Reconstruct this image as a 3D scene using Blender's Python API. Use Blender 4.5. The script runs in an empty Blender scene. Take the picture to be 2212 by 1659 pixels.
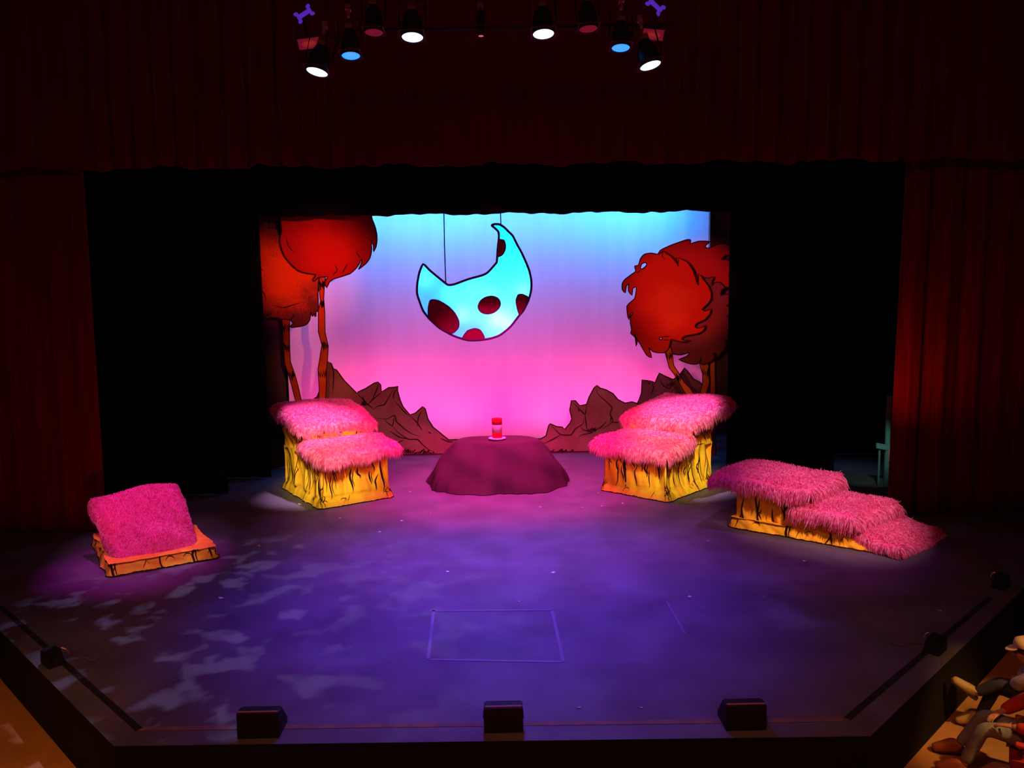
import bpy, bmesh, math, random
import numpy as np
from mathutils import Vector, Matrix
from mathutils.geometry import tessellate_polygon
C = bpy.context.scene.collection
R = math.radians
rnd = random.Random(7)

# ------------------------------------------------------------------ camera
F_, CX, CY = 1640., 1106., 829.5            # focal length and centre in photo pixels (2212 x 1659)
CAM = np.array([.1, 0, 4.2]); PIT, ROL, YAW = R(6), R(.8), R(.94)
fw = np.array([math.sin(YAW)*math.cos(PIT), math.cos(YAW)*math.cos(PIT), -math.sin(PIT)])
r0 = np.cross(fw, [0, 0, 1]); r0 /= np.linalg.norm(r0); u0 = np.cross(r0, fw)
rt = r0*math.cos(ROL)-u0*math.sin(ROL); up = u0*math.cos(ROL)+r0*math.sin(ROL)
def ray(x, y): return fw+rt*((x-CX)/F_)-up*((y-CY)/F_)
def fl(x, y, z=0):                          # photo point measured on the horizontal plane z
    d = ray(x, y); p = CAM+d*((z-CAM[2])/d[2]); return Vector(p)
def dp(x, y, Y):                            # photo point measured on the upright plane at depth Y
    d = ray(x, y); p = CAM+d*(Y/d[1]); return Vector(p)
cam = bpy.data.cameras.new('camera'); camo = bpy.data.objects.new('camera', cam); C.objects.link(camo)
camo.matrix_world = Matrix(((rt[0], up[0], -fw[0], CAM[0]), (rt[1], up[1], -fw[1], CAM[1]), (rt[2], up[2], -fw[2], CAM[2]), (0, 0, 0, 1)))
cam.sensor_width = 36; cam.lens = F_/2212*36; cam.clip_end = 200
bpy.context.scene.camera = camo

# ------------------------------------------------------------------ world, exposure
w = bpy.data.worlds.new('world'); bpy.context.scene.world = w; w.use_nodes = True
w.node_tree.nodes['Background'].inputs[0].default_value = (.0, .0, .0, 1)
w.node_tree.nodes['Background'].inputs[1].default_value = 0
vs = bpy.context.scene.view_settings
vs.view_transform = 'Standard'; vs.look = 'None'; vs.exposure = 0; vs.gamma = 1; vs.use_curve_mapping = False

# ------------------------------------------------------------------ stage lights
def aim(o, loc, tgt):
    o.location = loc
    o.rotation_euler = (Vector(tgt)-Vector(loc)).to_track_quat('-Z', 'Y').to_euler()
def spot(name, loc, tgt, col, W, size, blend=.6, rad=.08):
    l = bpy.data.lights.new(name, 'SPOT'); l.energy = W; l.color = col; l.spot_size = R(size); l.spot_blend = blend
    l.shadow_soft_size = rad; o = bpy.data.objects.new(name, l); C.objects.link(o); aim(o, loc, tgt); return o
def area(name, loc, tgt, col, W, sx, sy, spread=180):
    l = bpy.data.lights.new(name, 'AREA'); l.shape = 'RECTANGLE'; l.size = sx; l.size_y = sy; l.energy = W; l.color = col
    l.spread = R(spread); o = bpy.data.objects.new(name, l); C.objects.link(o); aim(o, loc, tgt); return o
# cyclorama striplights above (blue) and behind the ground row (pink)
area('cyc_blue_strip', (0, 22.3, 7.55), (0, 23.4, 5.4), (.015, .28, 1), 470, 12, .3, 150)
spot('cyc_cyan_1', (3.9, 21.6, 7.5), (4.2, 23.4, 6.6), (.03, .6, 1), 60, 100, 1)
spot('cyc_cyan_2', (-1.7, 21.6, 7.5), (-1.6, 23.4, 6.6), (.03, .6, 1), 45, 100, 1)
area('cyc_pink_strip', (0, 22.2, .12), (0, 23.4, 2.6), (1, .015, .26), 300, 11, .25, 150)
area('cyc_violet_fill', (0, 22.1, .12), (0, 23.4, 5.6), (1, .03, .5), 26, 11, .25, 90)
for i, x in enumerate((-3.3, -1.2, 1.3, 3.4)):
    spot('cyc_pink_%d' % i, (x, 21.7, .15), (x, 23.4, 1.5), (1, .3, .45), 26, 75, 1)
# front of house and overhead washes
spot('key_left_block', (-2.2, 5.5, 8.6), (-3.7, 16.6, .7), (1, .8, .45), 11000, 12.5, 1)
spot('key_right_block', (2.2, 5.5, 8.6), (4.0, 16.6, .8), (1, .8, .45), 11000, 12.5, 1)
spot('key_step_block', (6.5, 4.5, 8.3), (6.0, 13.1, .6), (1, .5, .5), 6000, 18, .8)
spot('violet_right_wash', (5.5, 12.8, 8.2), (4.9, 13.0, 0), (.6, .06, 1), 900, 42, 1)
spot('key_slanted_block', (-3.5, 4.5, 8.3), (-6.0, 12.6, .5), (1, .26, .8), 2100, 15, .7)
spot('top_left_block', (-3.6, 16.9, 8.2), (-4.0, 16.8, 1), (1, .5, 1), 4800, 20, .8)
spot('top_right_block', (3.9, 16.9, 8.2), (4.2, 16.9, 1), (1, .5, 1), 4800, 20, .8)
spot('magenta_back_wash', (0, 16.2, 8.2), (0, 17.7, 0), (1, .005, .3), 11000, 62, .9)
spot('magenta_left_wash', (-7, 15, 7.5), (-6, 12.6, .5), (1, .03, .95), 1500, 24, .8)
spot('lavender_wash', (0, 14.9, 8.2), (0, 14.5, 0), (.85, .16, 1), 3200, 66, 1)
spot('blue_wash', (0, 12.6, 8.9), (0, 11.0, 0), (.13, .02, 1), 7800, 58, 1)
spot('apron_warm', (0, 1.5, 7.2), (0, 7.6, 0), (1, .28, .13), 700, 84, .8)
spot('front_fill_centre', (0, 1, 7.5), (0, 17.5, .4), (1, .12, .24), 2000, 10.5, .8)
spot('front_fill_left', (-1, 1, 7.5), (-2.9, 21.2, .5), (1, .17, .24), 7000, 17, 1)
spot('front_fill_right', (1, 1, 7.5), (3.2, 21.2, .5), (1, .17, .26), 7000, 17, 1)
spot('tree_red_left', (2.2, 2, 5.3), (-4.65, 20, 5.1), (1, .1, .06), 13000, 11, 1)
spot('trunk_left', (2.2, 2, 5.3), (-4.5, 20, 2.6), (1, .22, .05), 5000, 9, 1)
spot('trunk_right', (-2.0, 2, 5.3), (5.0, 20, 2.7), (1, .22, .05), 3500, 8, 1)
spot('tree_red_right', (-2.0, 2, 5.3), (4.9, 20, 4.5), (1, .13, .1), 10500, 10, .8)
area('house_glow', (0, 1, 9), (0, 9, 0), (1, .2, .08), 130, 14, 2)
spot('house_right', (6.8, 5.0, 4.2), (5.95, 7.55, -.6), (1, .5, .17), 800, 30, .5)
spot('house_left', (-6.0, 3.6, 3.6), (-5.6, 7.2, -.7), (1, .42, .07), 260, 50, .8)
spot('red_leg_left', (-6.0, 11.0, .6), (-8.0, 14.2, 2.4), (1, .05, .02), 55, 90, 1)
spot('red_leg_right', (6.9, 13.2, 2.2), (7.9, 14.3, 3.0), (1, .04, .02), 60, 100, 1)
area('valance_glow', (0, 5, 3.0), (0, 14, 7.6), (1, .06, .08), 14, 10, 1)
spot('moon_front', (0, 14.8, 7.0), (-.5, 19.5, 4.6), (1, .08, .4), 60, 38, .8)
# leaf breakup pattern thrown on the left front of the stage floor
def gobo(name, loc, tgt, col, W, size, scale, thr):
    o = spot(name, loc, tgt, col, W, size, .5, .02); l = o.data; l.use_nodes = True; nt = l.node_tree
    em = nt.nodes['Emission']; tc = nt.nodes.new('ShaderNodeTexCoord'); no = nt.nodes.new('ShaderNodeTexNoise')
    no.inputs['Scale'].default_value = scale; no.inputs['Detail'].default_value = 3
    rp = nt.nodes.new('ShaderNodeValToRGB'); rp.color_ramp.elements[0].position = thr; rp.color_ramp.elements[1].position = thr+.09
    nt.links.new(tc.outputs['Normal'], no.inputs['Vector']); nt.links.new(no.outputs['Fac'], rp.inputs['Fac'])
    nt.links.new(rp.outputs['Color'], em.inputs['Strength']); return o
gobo('leaf_gobo_left', (-5, 12, 8.4), (-3.4, 10.4, 0), (.6, .45, 1), 1300, 50, 17, .53)
gobo('leaf_gobo_centre', (0, 12.5, 8.4), (.5, 10.6, 0), (.2, .16, 1), 700, 60, 7, .5)

# ------------------------------------------------------------------ materials
def mat(name, col, rough=.7, emit=None, estr=0, metal=0, col2=None, scale=4, stretch=(1, 1, 1), detail=4, lo=.4, hi=.6, transl=0, bump=0, spec=.3, coords='Object'):
    m = bpy.data.materials.new(name); m.use_nodes = True; nt = m.node_tree; b = nt.nodes['Principled BSDF']
    b.inputs['Base Color'].default_value = (*col, 1); b.inputs['Roughness'].default_value = rough; b.inputs['Metallic'].default_value = metal
    b.inputs['Specular IOR Level'].default_value = spec
    if emit: b.inputs['Emission Color'].default_value = (*emit, 1); b.inputs['Emission Strength'].default_value = estr
    if col2 or bump:
        tc = nt.nodes.new('ShaderNodeTexCoord'); mp = nt.nodes.new('ShaderNodeMapping'); mp.inputs['Scale'].default_value = stretch
        no = nt.nodes.new('ShaderNodeTexNoise'); no.inputs['Scale'].default_value = scale; no.inputs['Detail'].default_value = detail
        nt.links.new(tc.outputs[coords], mp.inputs[0]); nt.links.new(mp.outputs[0], no.inputs['Vector'])
        if col2:
            rp = nt.nodes.new('ShaderNodeValToRGB'); e = rp.color_ramp.elements
            e[0].position = lo; e[0].color = (*col, 1); e[1].position = hi; e[1].color = (*col2, 1)
            nt.links.new(no.outputs['Fac'], rp.inputs[0]); nt.links.new(rp.outputs[0], b.inputs['Base Color'])
        if bump:
            bp = nt.nodes.new('ShaderNodeBump'); bp.inputs['Strength'].default_value = bump; bp.inputs['Distance'].default_value = .02
            nt.links.new(no.outputs['Fac'], bp.inputs['Height']); nt.links.new(bp.outputs[0], b.inputs['Normal'])
    if transl:
        tr = nt.nodes.new('ShaderNodeBsdfTranslucent'); mx = nt.nodes.new('ShaderNodeMixShader'); mx.inputs[0].default_value = transl
        out = nt.nodes['Material Output']
        if col2: nt.links.new(rp.outputs[0], tr.inputs[0])
        else: tr.inputs[0].default_value = (*col, 1)
        nt.links.new(b.outputs[0], mx.inputs[1]); nt.links.new(tr.outputs[0], mx.inputs[2]); nt.links.new(mx.outputs[0], out.inputs[0])
    return m
M = {}
M['floor'] = mat('stage_floor_black', (.075, .07, .085), .55, col2=(.12, .115, .135), scale=1.3, detail=8, lo=.35, hi=.7, bump=.05, spec=.25)
M['fascia'] = mat('black_fascia', (.0022, .0018, .0018), .9)
M['carpet'] = mat('house_carpet', (.42, .2, .06), .95, col2=(.5, .25, .08), scale=2, bump=.3, spec=.05)
M['house_wall'] = mat('dark_house_wall', (.012, .006, .005), .9, spec=.05)
M['wine'] = mat('wine_velour', (.11, .007, .005), .85, col2=(.16, .011, .008), scale=3, stretch=(8, 8, .3), spec=.05)
M['black'] = mat('black_velour', (.006, .005, .007), .95, col2=(.009, .008, .011), scale=3, stretch=(8, 8, .3), spec=.02)
M['cyc'] = mat('white_cyclorama_cloth', (.8, .8, .8), .9, col2=(.76, .76, .77), scale=.6, stretch=(4, 1, .4), spec=.02)
M['ink'] = mat('dark_ink_paint', (.035, .012, .02), .8, spec=.05)
M['wood_ink'] = mat('brown_ink_paint', (.03, .012, .008), .8, spec=.05)
M['canvas'] = mat('yellow_orange_canvas', (.95, .62, .03), .85, col2=(.88, .36, .03), scale=2.2, stretch=(3, 3, .8), detail=5, lo=.42, hi=.72, bump=.4, spec=.05)
M['canvas_orange'] = mat('orange_canvas', (.95, .66, .05), .85, col2=(.85, .42, .04), scale=2.5, stretch=(2, 2, 1), lo=.4, hi=.7, bump=.4, spec=.05)
M['fur'] = mat('pink_fur', (.93, .3, .55), .6, col2=(.85, .12, .33), scale=14, detail=2, lo=.42, hi=.6, transl=.35, spec=.2)
M['fur_core'] = mat('pink_fur_backing', (.8, .1, .3), .9, spec=.02)
M['mound'] = mat('brown_mauve_cloth', (.068, .036, .042), .9, col2=(.056, .029, .035), scale=1.5, spec=.03)
M['metal'] = mat('black_lamp_metal', (.02, .02, .022), .45, metal=.3, spec=.3)
M['brass'] = mat('bright_metal', (.55, .42, .28), .35, metal=.9)
M['pipe'] = mat('dull_steel_pipe', (.03, .02, .02), .8, metal=0)
M['mesh'] = None
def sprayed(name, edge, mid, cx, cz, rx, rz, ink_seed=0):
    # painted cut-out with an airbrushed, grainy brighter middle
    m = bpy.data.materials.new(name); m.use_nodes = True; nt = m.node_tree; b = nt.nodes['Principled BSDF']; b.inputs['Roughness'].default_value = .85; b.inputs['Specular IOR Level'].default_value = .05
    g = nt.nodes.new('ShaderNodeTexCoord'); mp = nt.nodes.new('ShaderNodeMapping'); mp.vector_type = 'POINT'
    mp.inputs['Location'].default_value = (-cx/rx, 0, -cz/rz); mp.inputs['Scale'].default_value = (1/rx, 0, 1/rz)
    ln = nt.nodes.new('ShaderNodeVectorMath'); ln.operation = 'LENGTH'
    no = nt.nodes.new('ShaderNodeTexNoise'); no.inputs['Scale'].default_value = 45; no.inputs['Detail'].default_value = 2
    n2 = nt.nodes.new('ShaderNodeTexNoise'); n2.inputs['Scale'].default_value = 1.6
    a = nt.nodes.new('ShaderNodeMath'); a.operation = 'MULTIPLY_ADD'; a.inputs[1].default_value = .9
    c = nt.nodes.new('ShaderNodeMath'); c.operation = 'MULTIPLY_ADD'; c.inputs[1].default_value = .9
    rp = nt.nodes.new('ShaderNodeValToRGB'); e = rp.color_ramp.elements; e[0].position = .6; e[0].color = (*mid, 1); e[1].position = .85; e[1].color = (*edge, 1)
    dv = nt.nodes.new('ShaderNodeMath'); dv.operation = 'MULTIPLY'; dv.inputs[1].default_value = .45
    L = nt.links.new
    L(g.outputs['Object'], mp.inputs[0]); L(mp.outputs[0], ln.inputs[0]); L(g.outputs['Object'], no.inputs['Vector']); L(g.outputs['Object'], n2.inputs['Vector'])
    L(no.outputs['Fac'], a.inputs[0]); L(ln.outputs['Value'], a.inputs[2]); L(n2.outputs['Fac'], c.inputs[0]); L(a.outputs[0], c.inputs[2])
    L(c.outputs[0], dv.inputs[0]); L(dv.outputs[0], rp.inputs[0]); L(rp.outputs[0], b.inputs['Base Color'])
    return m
def net_mat(name, col, n=34):
    m = bpy.data.materials.new(name); m.use_nodes = True; nt = m.node_tree; b = nt.nodes['Principled BSDF']; b.inputs['Base Color'].default_value = (*col, 1); b.inputs['Roughness'].default_value = .9
    tc = nt.nodes.new('ShaderNodeTexCoord'); sp = nt.nodes.new('ShaderNodeSeparateXYZ'); nt.links.new(tc.outputs['Object'], sp.inputs[0])
    outs = []
    for ax in ('X', 'Z'):
        mu = nt.nodes.new('ShaderNodeMath'); mu.operation = 'MULTIPLY'; mu.inputs[1].default_value = n
        fr = nt.nodes.new('ShaderNodeMath'); fr.operation = 'FRACT'; gt = nt.nodes.new('ShaderNodeMath'); gt.operation = 'GREATER_THAN'; gt.inputs[1].default_value = .55
        nt.links.new(sp.outputs[ax], mu.inputs[0]); nt.links.new(mu.outputs[0], fr.inputs[0]); nt.links.new(fr.outputs[0], gt.inputs[0]); outs.append(gt)
    mx = nt.nodes.new('ShaderNodeMath'); mx.operation = 'MAXIMUM'; nt.links.new(outs[0].outputs[0], mx.inputs[0]); nt.links.new(outs[1].outputs[0], mx.inputs[1])
    tr = nt.nodes.new('ShaderNodeBsdfTransparent'); ms = nt.nodes.new('ShaderNodeMixShader')
    nt.links.new(mx.outputs[0], ms.inputs[0]); nt.links.new(tr.outputs[0], ms.inputs[1]); nt.links.new(b.outputs[0], ms.inputs[2])
    nt.links.new(ms.outputs[0], nt.nodes['Material Output'].inputs[0]); return m

# ------------------------------------------------------------------ helpers
def mesh(name, V, Fc, mats, parent=None, smooth=False, mi=None, loc=None):
    me = bpy.data.meshes.new(name); me.from_pydata([tuple(v) for v in V], [], Fc)
    for m in (mats if isinstance(mats, (list, tuple)) else [mats]): me.materials.append(m)
    if mi is not None: me.polygons.foreach_set('material_index', mi)
    if smooth: me.polygons.foreach_set('use_smooth', [True]*len(me.polygons))
    me.update(); o = bpy.data.objects.new(name, me); C.objects.link(o)
    if parent: o.parent = parent
    if loc: o.location = loc
    return o
def tag(o, label, cat, group=None, kind=None):
    if label: o['label'] = label
    if cat: o['category'] = cat
    if group: o['group'] = group
    if kind: o['kind'] = kind
    return o
def empty(name, loc, label, cat, group=None, rz=0):
    o = bpy.data.objects.new(name, None); C.objects.link(o); o.location = loc; o.rotation_euler.z = rz; o.empty_display_size = .2
    return tag(o, label, cat, group)
class MB:
    def __init__(s): s.V = []; s.F = []; s.I = []
    def add(s, V, Fc, mi=0):
        n = len(s.V); s.V += [tuple(v) for v in V]; s.F += [tuple(i+n for i in f) for f in Fc]; s.I += [mi]*len(Fc)
    def box(s, c, d, rot=None, mi=0, taper=1):
        V = []
        for z in (-1, 1):
            k = taper if z > 0 else 1
            for x, y in ((-1, -1), (1, -1), (1, 1), (-1, 1)):
                v = Vector((x*d[0]/2*k, y*d[1]/2*k, z*d[2]/2))
                if rot: v = rot @ v
                V.append(v+Vector(c))
        s.add(V, [(0, 3, 2, 1), (4, 5, 6, 7), (0, 1, 5, 4), (1, 2, 6, 5), (2, 3, 7, 6), (3, 0, 4, 7)], mi)
    def tube(s, pts, r, n=10, mi=0, caps=True):
        pts = [Vector(p) for p in pts]; rr = r if isinstance(r, (list, tuple)) else [r]*len(pts); V = []; Fc = []
        for i, p in enumerate(pts):
            d = (pts[min(i+1, len(pts)-1)]-pts[max(i-1, 0)]).normalized()
            a = Vector((0, 0, 1)) if abs(d.z) < .9 else Vector((1, 0, 0)); u = d.cross(a).normalized(); v = d.cross(u)
            for k in range(n): t = 2*math.pi*k/n; V.append(p+(u*math.cos(t)+v*math.sin(t))*rr[i])
        for i in range(len(pts)-1):
            for k in range(n): Fc.append((i*n+k, i*n+(k+1) % n, (i+1)*n+(k+1) % n, (i+1)*n+k))
        if caps: Fc.append(tuple(range(n-1, -1, -1))); Fc.append(tuple((len(pts)-1)*n+k for k in range(n)))
        s.add(V, Fc, mi)
    def lathe(s, prof, n=24, mi=0, org=(0, 0, 0), sx=1, sy=1):
        V = []; Fc = []
        for r, z in prof:
            for k in range(n): t = 2*math.pi*k/n; V.append((org[0]+r*math.cos(t)*sx, org[1]+r*math.sin(t)*sy, org[2]+z))
        for i in range(len(prof)-1):
            for k in range(n): Fc.append((i*n+k, i*n+(k+1) % n, (i+1)*n+(k+1) % n, (i+1)*n+k))
        s.add(V, Fc, mi)
    def build(s, name, mats, parent=None, smooth=False, loc=None): return mesh(name, s.V, s.F, mats, parent, smooth, s.I, loc)
def bevel(o, w=.01, seg=2):
    m = o.modifiers.new('bevel', 'BEVEL'); m.width = w; m.segments = seg; m.limit_method = 'ANGLE'; return o

# ------------------------------------------------------------------ the setting
HZ = -.74
def struct(name, V, Fc, m): o = mesh(name, V, Fc, m); o['kind'] = 'structure'; return o
apron = [(-13.5, 16.6), (-6.56, 9.77), (-3.69, 7.01), (3.63, 6.88), (7.67, 10.52), (13.5, 15.8), (13.5, 25), (-13.5, 25)]
n = len(apron)
V = [(x, y, 0) for x, y in apron]+[(x, y, HZ) for x, y in apron]
Fc = [tuple(range(n))]+[(i+n, (i+1) % n+n, (i+1) % n, i) for i in range(n)]
st = struct('floor', V, Fc, [M['floor'], M['fascia']]); st.data.polygons.foreach_set('material_index', [0]+[1]*n)
o = struct('floor_house', [(-13.5, -4, HZ), (13.5, -4, HZ), (13.5, 25.2, HZ), (-13.5, 25.2, HZ)], [(0, 1, 2, 3)], M['carpet']); o.name = 'floor'
struct('ceiling', [(-13.5, -4, 12.5), (13.5, -4, 12.5), (13.5, 25, 12.5), (-13.5, 25, 12.5)], [(3, 2, 1, 0)], M['house_wall'])
struct('wall_back', [(-13.5, 25, HZ), (13.5, 25, HZ), (13.5, 25, 12.5), (-13.5, 25, 12.5)], [(0, 1, 2, 3)], M['house_wall'])
struct('wall_front', [(-13.5, -4, HZ), (13.5, -4, HZ), (13.5, -4, 12.5), (-13.5, -4, 12.5)], [(3, 2, 1, 0)], M['house_wall'])
struct('wall_left', [(-13.5, -4, HZ), (-13.5, 25, HZ), (-13.5, 25, 12.5), (-13.5, -4, 12.5)], [(0, 1, 2, 3)], M['house_wall'])
struct('wall_right', [(13.5, -4, HZ), (13.5, 25, HZ), (13.5, 25, 12.5), (13.5, -4, 12.5)], [(3, 2, 1, 0)], M['house_wall'])

# ------------------------------------------------------------------ drapes
def drape(name, p0, p1, z0, z1, m, label, cat='curtain', pitch=.35, amp=.09, seed=0, hem=.0, edge0=0, nz=14, flare=None, thick=.02, group=None):
    # pleated cloth hung between p0 and p1 (x, y); edge0 shifts the leading edge outwards towards the floor
    r = random.Random(seed); L = math.hypot(p1[0]-p0[0], p1[1]-p0[1]); nx = max(30, int(L/.045)); dx, dy = (p1[0]-p0[0])/L, (p1[1]-p0[1])/L
    ph = [r.uniform(0, 6.28) for _ in range(6)]; V = []
    for j in range(nz+1):
        t = j/nz
        for i in range(nx+1):
            s = L*i/nx
            a = amp*(.55+.45*math.sin(s*.7+ph[0]))*(.65+.35*(1-t))
            d = a*math.sin(2*math.pi*s/pitch+1.4*math.sin(s*1.3+ph[1])+.5*math.sin(t*2+ph[2]))+.4*a*math.sin(2*math.pi*s/pitch*2.3+ph[3])
            k = 1-i/nx; s2 = s-(edge0*(1-t)**1.0*k**3)
            zz = z0+(z1-z0)*t
            if j == 0: zz += hem*(math.sin(s*3.1+ph[4])+.6*math.sin(s*7.7+ph[5])+.4*math.sin(s*17+ph[1]))
            V.append((p0[0]+dx*s2-dy*d, p0[1]+dy*s2+dx*d, zz))
    Fc = [(j*(nx+1)+i, j*(nx+1)+i+1, (j+1)*(nx+1)+i+1, (j+1)*(nx+1)+i) for j in range(nz) for i in range(nx)]
    o = mesh(name, V, Fc, m, smooth=True); md = o.modifiers.new('thick', 'SOLIDIFY'); md.thickness = thick
    return tag(o, label, cat, group)
drape('valance_curtain', (-13.2, 13.85), (13.2, 13.85), 6.68, 12.3, M['wine'], 'dark wine red valance hanging across the whole top of the stage opening', 'curtain', .42, .07, 3, .03, nz=20)
drape('stage_curtain', (-7.4, 14.25), (-13.2, 14.25), .02, 7.6, M['wine'], 'dark wine red pleated curtain at the left side of the stage opening', 'curtain', .5, .11, 5, 0, -.04)
drape('stage_curtain', (7.78, 14.35), (13.2, 14.35), .02, 7.6, M['wine'], 'dark wine red pleated curtain at the right side, its leading edge bright red', 'curtain', .5, .12, 9, 0, .12)
drape('border_curtain', (-13.2, 17.75), (13.2, 17.75), 6.27, 9.5, M['black'], 'black border curtain with scalloped hem over the lit backdrop', 'curtain', .5, .05, 11, .018)
drape('wing_curtain', (-6.1, 17.0), (-9.6, 17.0), .02, 8, M['black'], 'black wing curtain on the left, nearer the audience', 'curtain', .4, .07, 12)
drape('wing_curtain', (-5.62, 18.6), (-9.6, 18.7), .02, 8, M['black'], 'black wing curtain just left of the left painted trees', 'curtain', .4, .04, 13)
drape('wing_curtain', (5.74, 18.6), (8.0, 18.7), .02, 8, M['black'], 'black wing curtain just right of the right painted trees', 'curtain', .4, .04, 14)
drape('wing_curtain', (7.0, 17.3), (7.9, 17.3), .02, 8, M['black'], 'narrow black wing curtain behind the far right stepped platform', 'curtain', .4, .07, 15)
drape('wing_curtain', (7.75, 20.2), (13.2, 20.2), .02, 9, M['black'], 'wide black curtain added behind the teal rail to cover a stray lit patch', 'curtain', .5, .05, 16)  # added drape, hides stray blue light at the back of the right wing
# the lit backdrop
V = []; nx, nz = 80, 30
for j in range(nz+1):
    for i in range(nx+1):
        x = -6.4+13.0*i/nx; V.append((x, 23.4+.03*math.sin(x*2.1)+.012*math.sin(x*9+j*.1)*(1 if x > 4.5 else .3), .02+8.2*j/nz))
cy = mesh('backdrop_cloth', V, [(j*(nx+1)+i, j*(nx+1)+i+1, (j+1)*(nx+1)+i+1, (j+1)*(nx+1)+i) for j in range(nz) for i in range(nx)], M['cyc'], smooth=True)
tag(cy, 'large pale backdrop cloth glowing from blue at the top to pink below', 'backdrop')

# ------------------------------------------------------------------ cut-out scenery
def ribbon(mb, P, w_, y, mi=1, closed=False, taper=False):
    n = len(P); V = []
    for i in range(n):
        a = P[(i-1) % n] if (closed or i > 0) else P[i]; b = P[(i+1) % n] if (closed or i < n-1) else P[i]
        dx, dz = b[0]-a[0], b[1]-a[1]; l = math.hypot(dx, dz) or 1; nx_, nz_ = -dz/l, dx/l
        k = w_/2*(1 if not taper else max(.12, math.sin(math.pi*(i+.3)/(n-.4))))
        V += [(P[i][0]+nx_*k, y, P[i][1]+nz_*k), (P[i][0]-nx_*k, y, P[i][1]-nz_*k)]
    m = n if closed else n-1
    mb.add(V, [(2*i, 2*i+1, (2*((i+1) % n))+1, 2*((i+1) % n)) for i in range(m)], mi)
def dense(P, closed=False, k=3):
    # Catmull-Rom rounding of a traced line
    n = len(P); out = []
    rng = range(n) if closed else range(n-1)
    for i in rng:
        p0 = P[(i-1) % n] if closed else P[max(i-1, 0)]; p1 = P[i]; p2 = P[(i+1) % n]; p3 = P[(i+2) % n] if closed else P[min(i+2, n-1)]
        a = math.atan2(p1[1]-p0[1], p1[0]-p0[0])
        for q in range(k):
            t = q/k
            out.append(tuple(.5*((2*p1[c])+(-p0[c]+p2[c])*t*.6+(2*p0[c]*.6-(2*.6+.6*0+1.8)*p1[c]+0)*0+0*p3[c]) if False else
                (p1[c]*(2*t**3-3*t**2+1)+p2[c]*(-2*t**3+3*t**2)+(.32*(p2[c]-p0[c]))*(t**3-2*t**2+t)+(.32*(p3[c]-p1[c]))*(t**3-t**2)) for c in (0, 1)))
    if not closed: out.append(P[-1])
    return out
def xf(P, ox, oy, s, Y):
    r = []
    for x, y in P: v = dp(ox+x/s, oy+y/s, Y); r.append((v.x, v.z))
    return r
def plate(mb, O, y, th, holes=(), mi=0, rim=0):
    loops = [O]+list(holes)
    tri = tessellate_polygon([[Vector((p[0], p[1], 0)) for p in lp] for lp in loops])
    pts = [p for lp in loops for p in lp]; n = len(pts)
    mb.add([(p[0], y, p[1]) for p in pts]+[(p[0], y+th, p[1]) for p in pts], [tuple(t) for t in tri]+[tuple(i+n for i in reversed(t)) for t in tri], mi)
    k = 0
    for lp in loops:
        m = len(lp); mb.add([(p[0], y, p[1]) for p in lp]+[(p[0], y+th, p[1]) for p in lp], [(i, (i+1) % m, (i+1) % m+m, i+m) for i in range(m)], rim)
def cutout(name, O, Y, th, m, ink, strokes=(), holes=(), ow=.03, parent=None, sw=.03, rounded=2):
    O = dense(O, True, rounded) if rounded > 1 else O; holes = [dense(h, True, 2) for h in holes]
    mb = MB(); plate(mb, O, Y, th, holes, 0, 1); ribbon(mb, O, ow, Y-.004, 1, True)
    for h in holes: ribbon(mb, h, ow, Y-.004, 1, True)
    for s in strokes: ribbon(mb, dense(s, False, 3), sw, Y-.006, 1, False, True)
    return mb.build(name, [m, ink], parent)
LZ = (540, 440, 3.606); RZ = (1300, 440, 3.606)
def trunk(nm, Lf, Rt, oz, Y, parent, bands, col, seed):
    L = xf(Lf, *oz, Y); Rr = xf(Rt, *oz, Y); O = L+Rr[::-1]; r = random.Random(seed); S = []
    for yb in bands:                      # zigzag stripe bands
        def at(P, y):
            for a, b in zip(P, P[1:]):
                if a[1] <= y <= b[1]: return a[0]+(b[0]-a[0])*(y-a[1])/(b[1]-a[1])
            return P[-1][0]
        x0, x1 = at(Lf, yb), at(Rt, yb); n_ = 7; pts = []
        for i in range(n_): pts.append((x0+4+(x1-x0-8)*i/(n_-1), yb+(r.uniform(16, 40) if i % 2 else -r.uniform(10, 30))))
        S.append(xf(pts, *oz, Y))
        S.append(xf([(p[0]+3, p[1]+10) for p in pts], *oz, Y))
    mb = MB(); plate(mb, O, Y, .03, (), 0, 1); ribbon(mb, O, .022, Y-.004, 1, True)
    for s in S: ribbon(mb, s, .028, Y-.006, 1)
    return mb.build(nm, [col, M['ink']], parent)
M['trunk'] = mat('orange_brown_trunk_paint', (.62, .13, .02), .85, col2=(.5, .08, .015), scale=2, spec=.05)
M['trunk2'] = mat('golden_brown_trunk_paint', (.6, .22, .03), .85, col2=(.5, .13, .02), scale=2, spec=.05)
def offz(o, *_): return o
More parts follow.
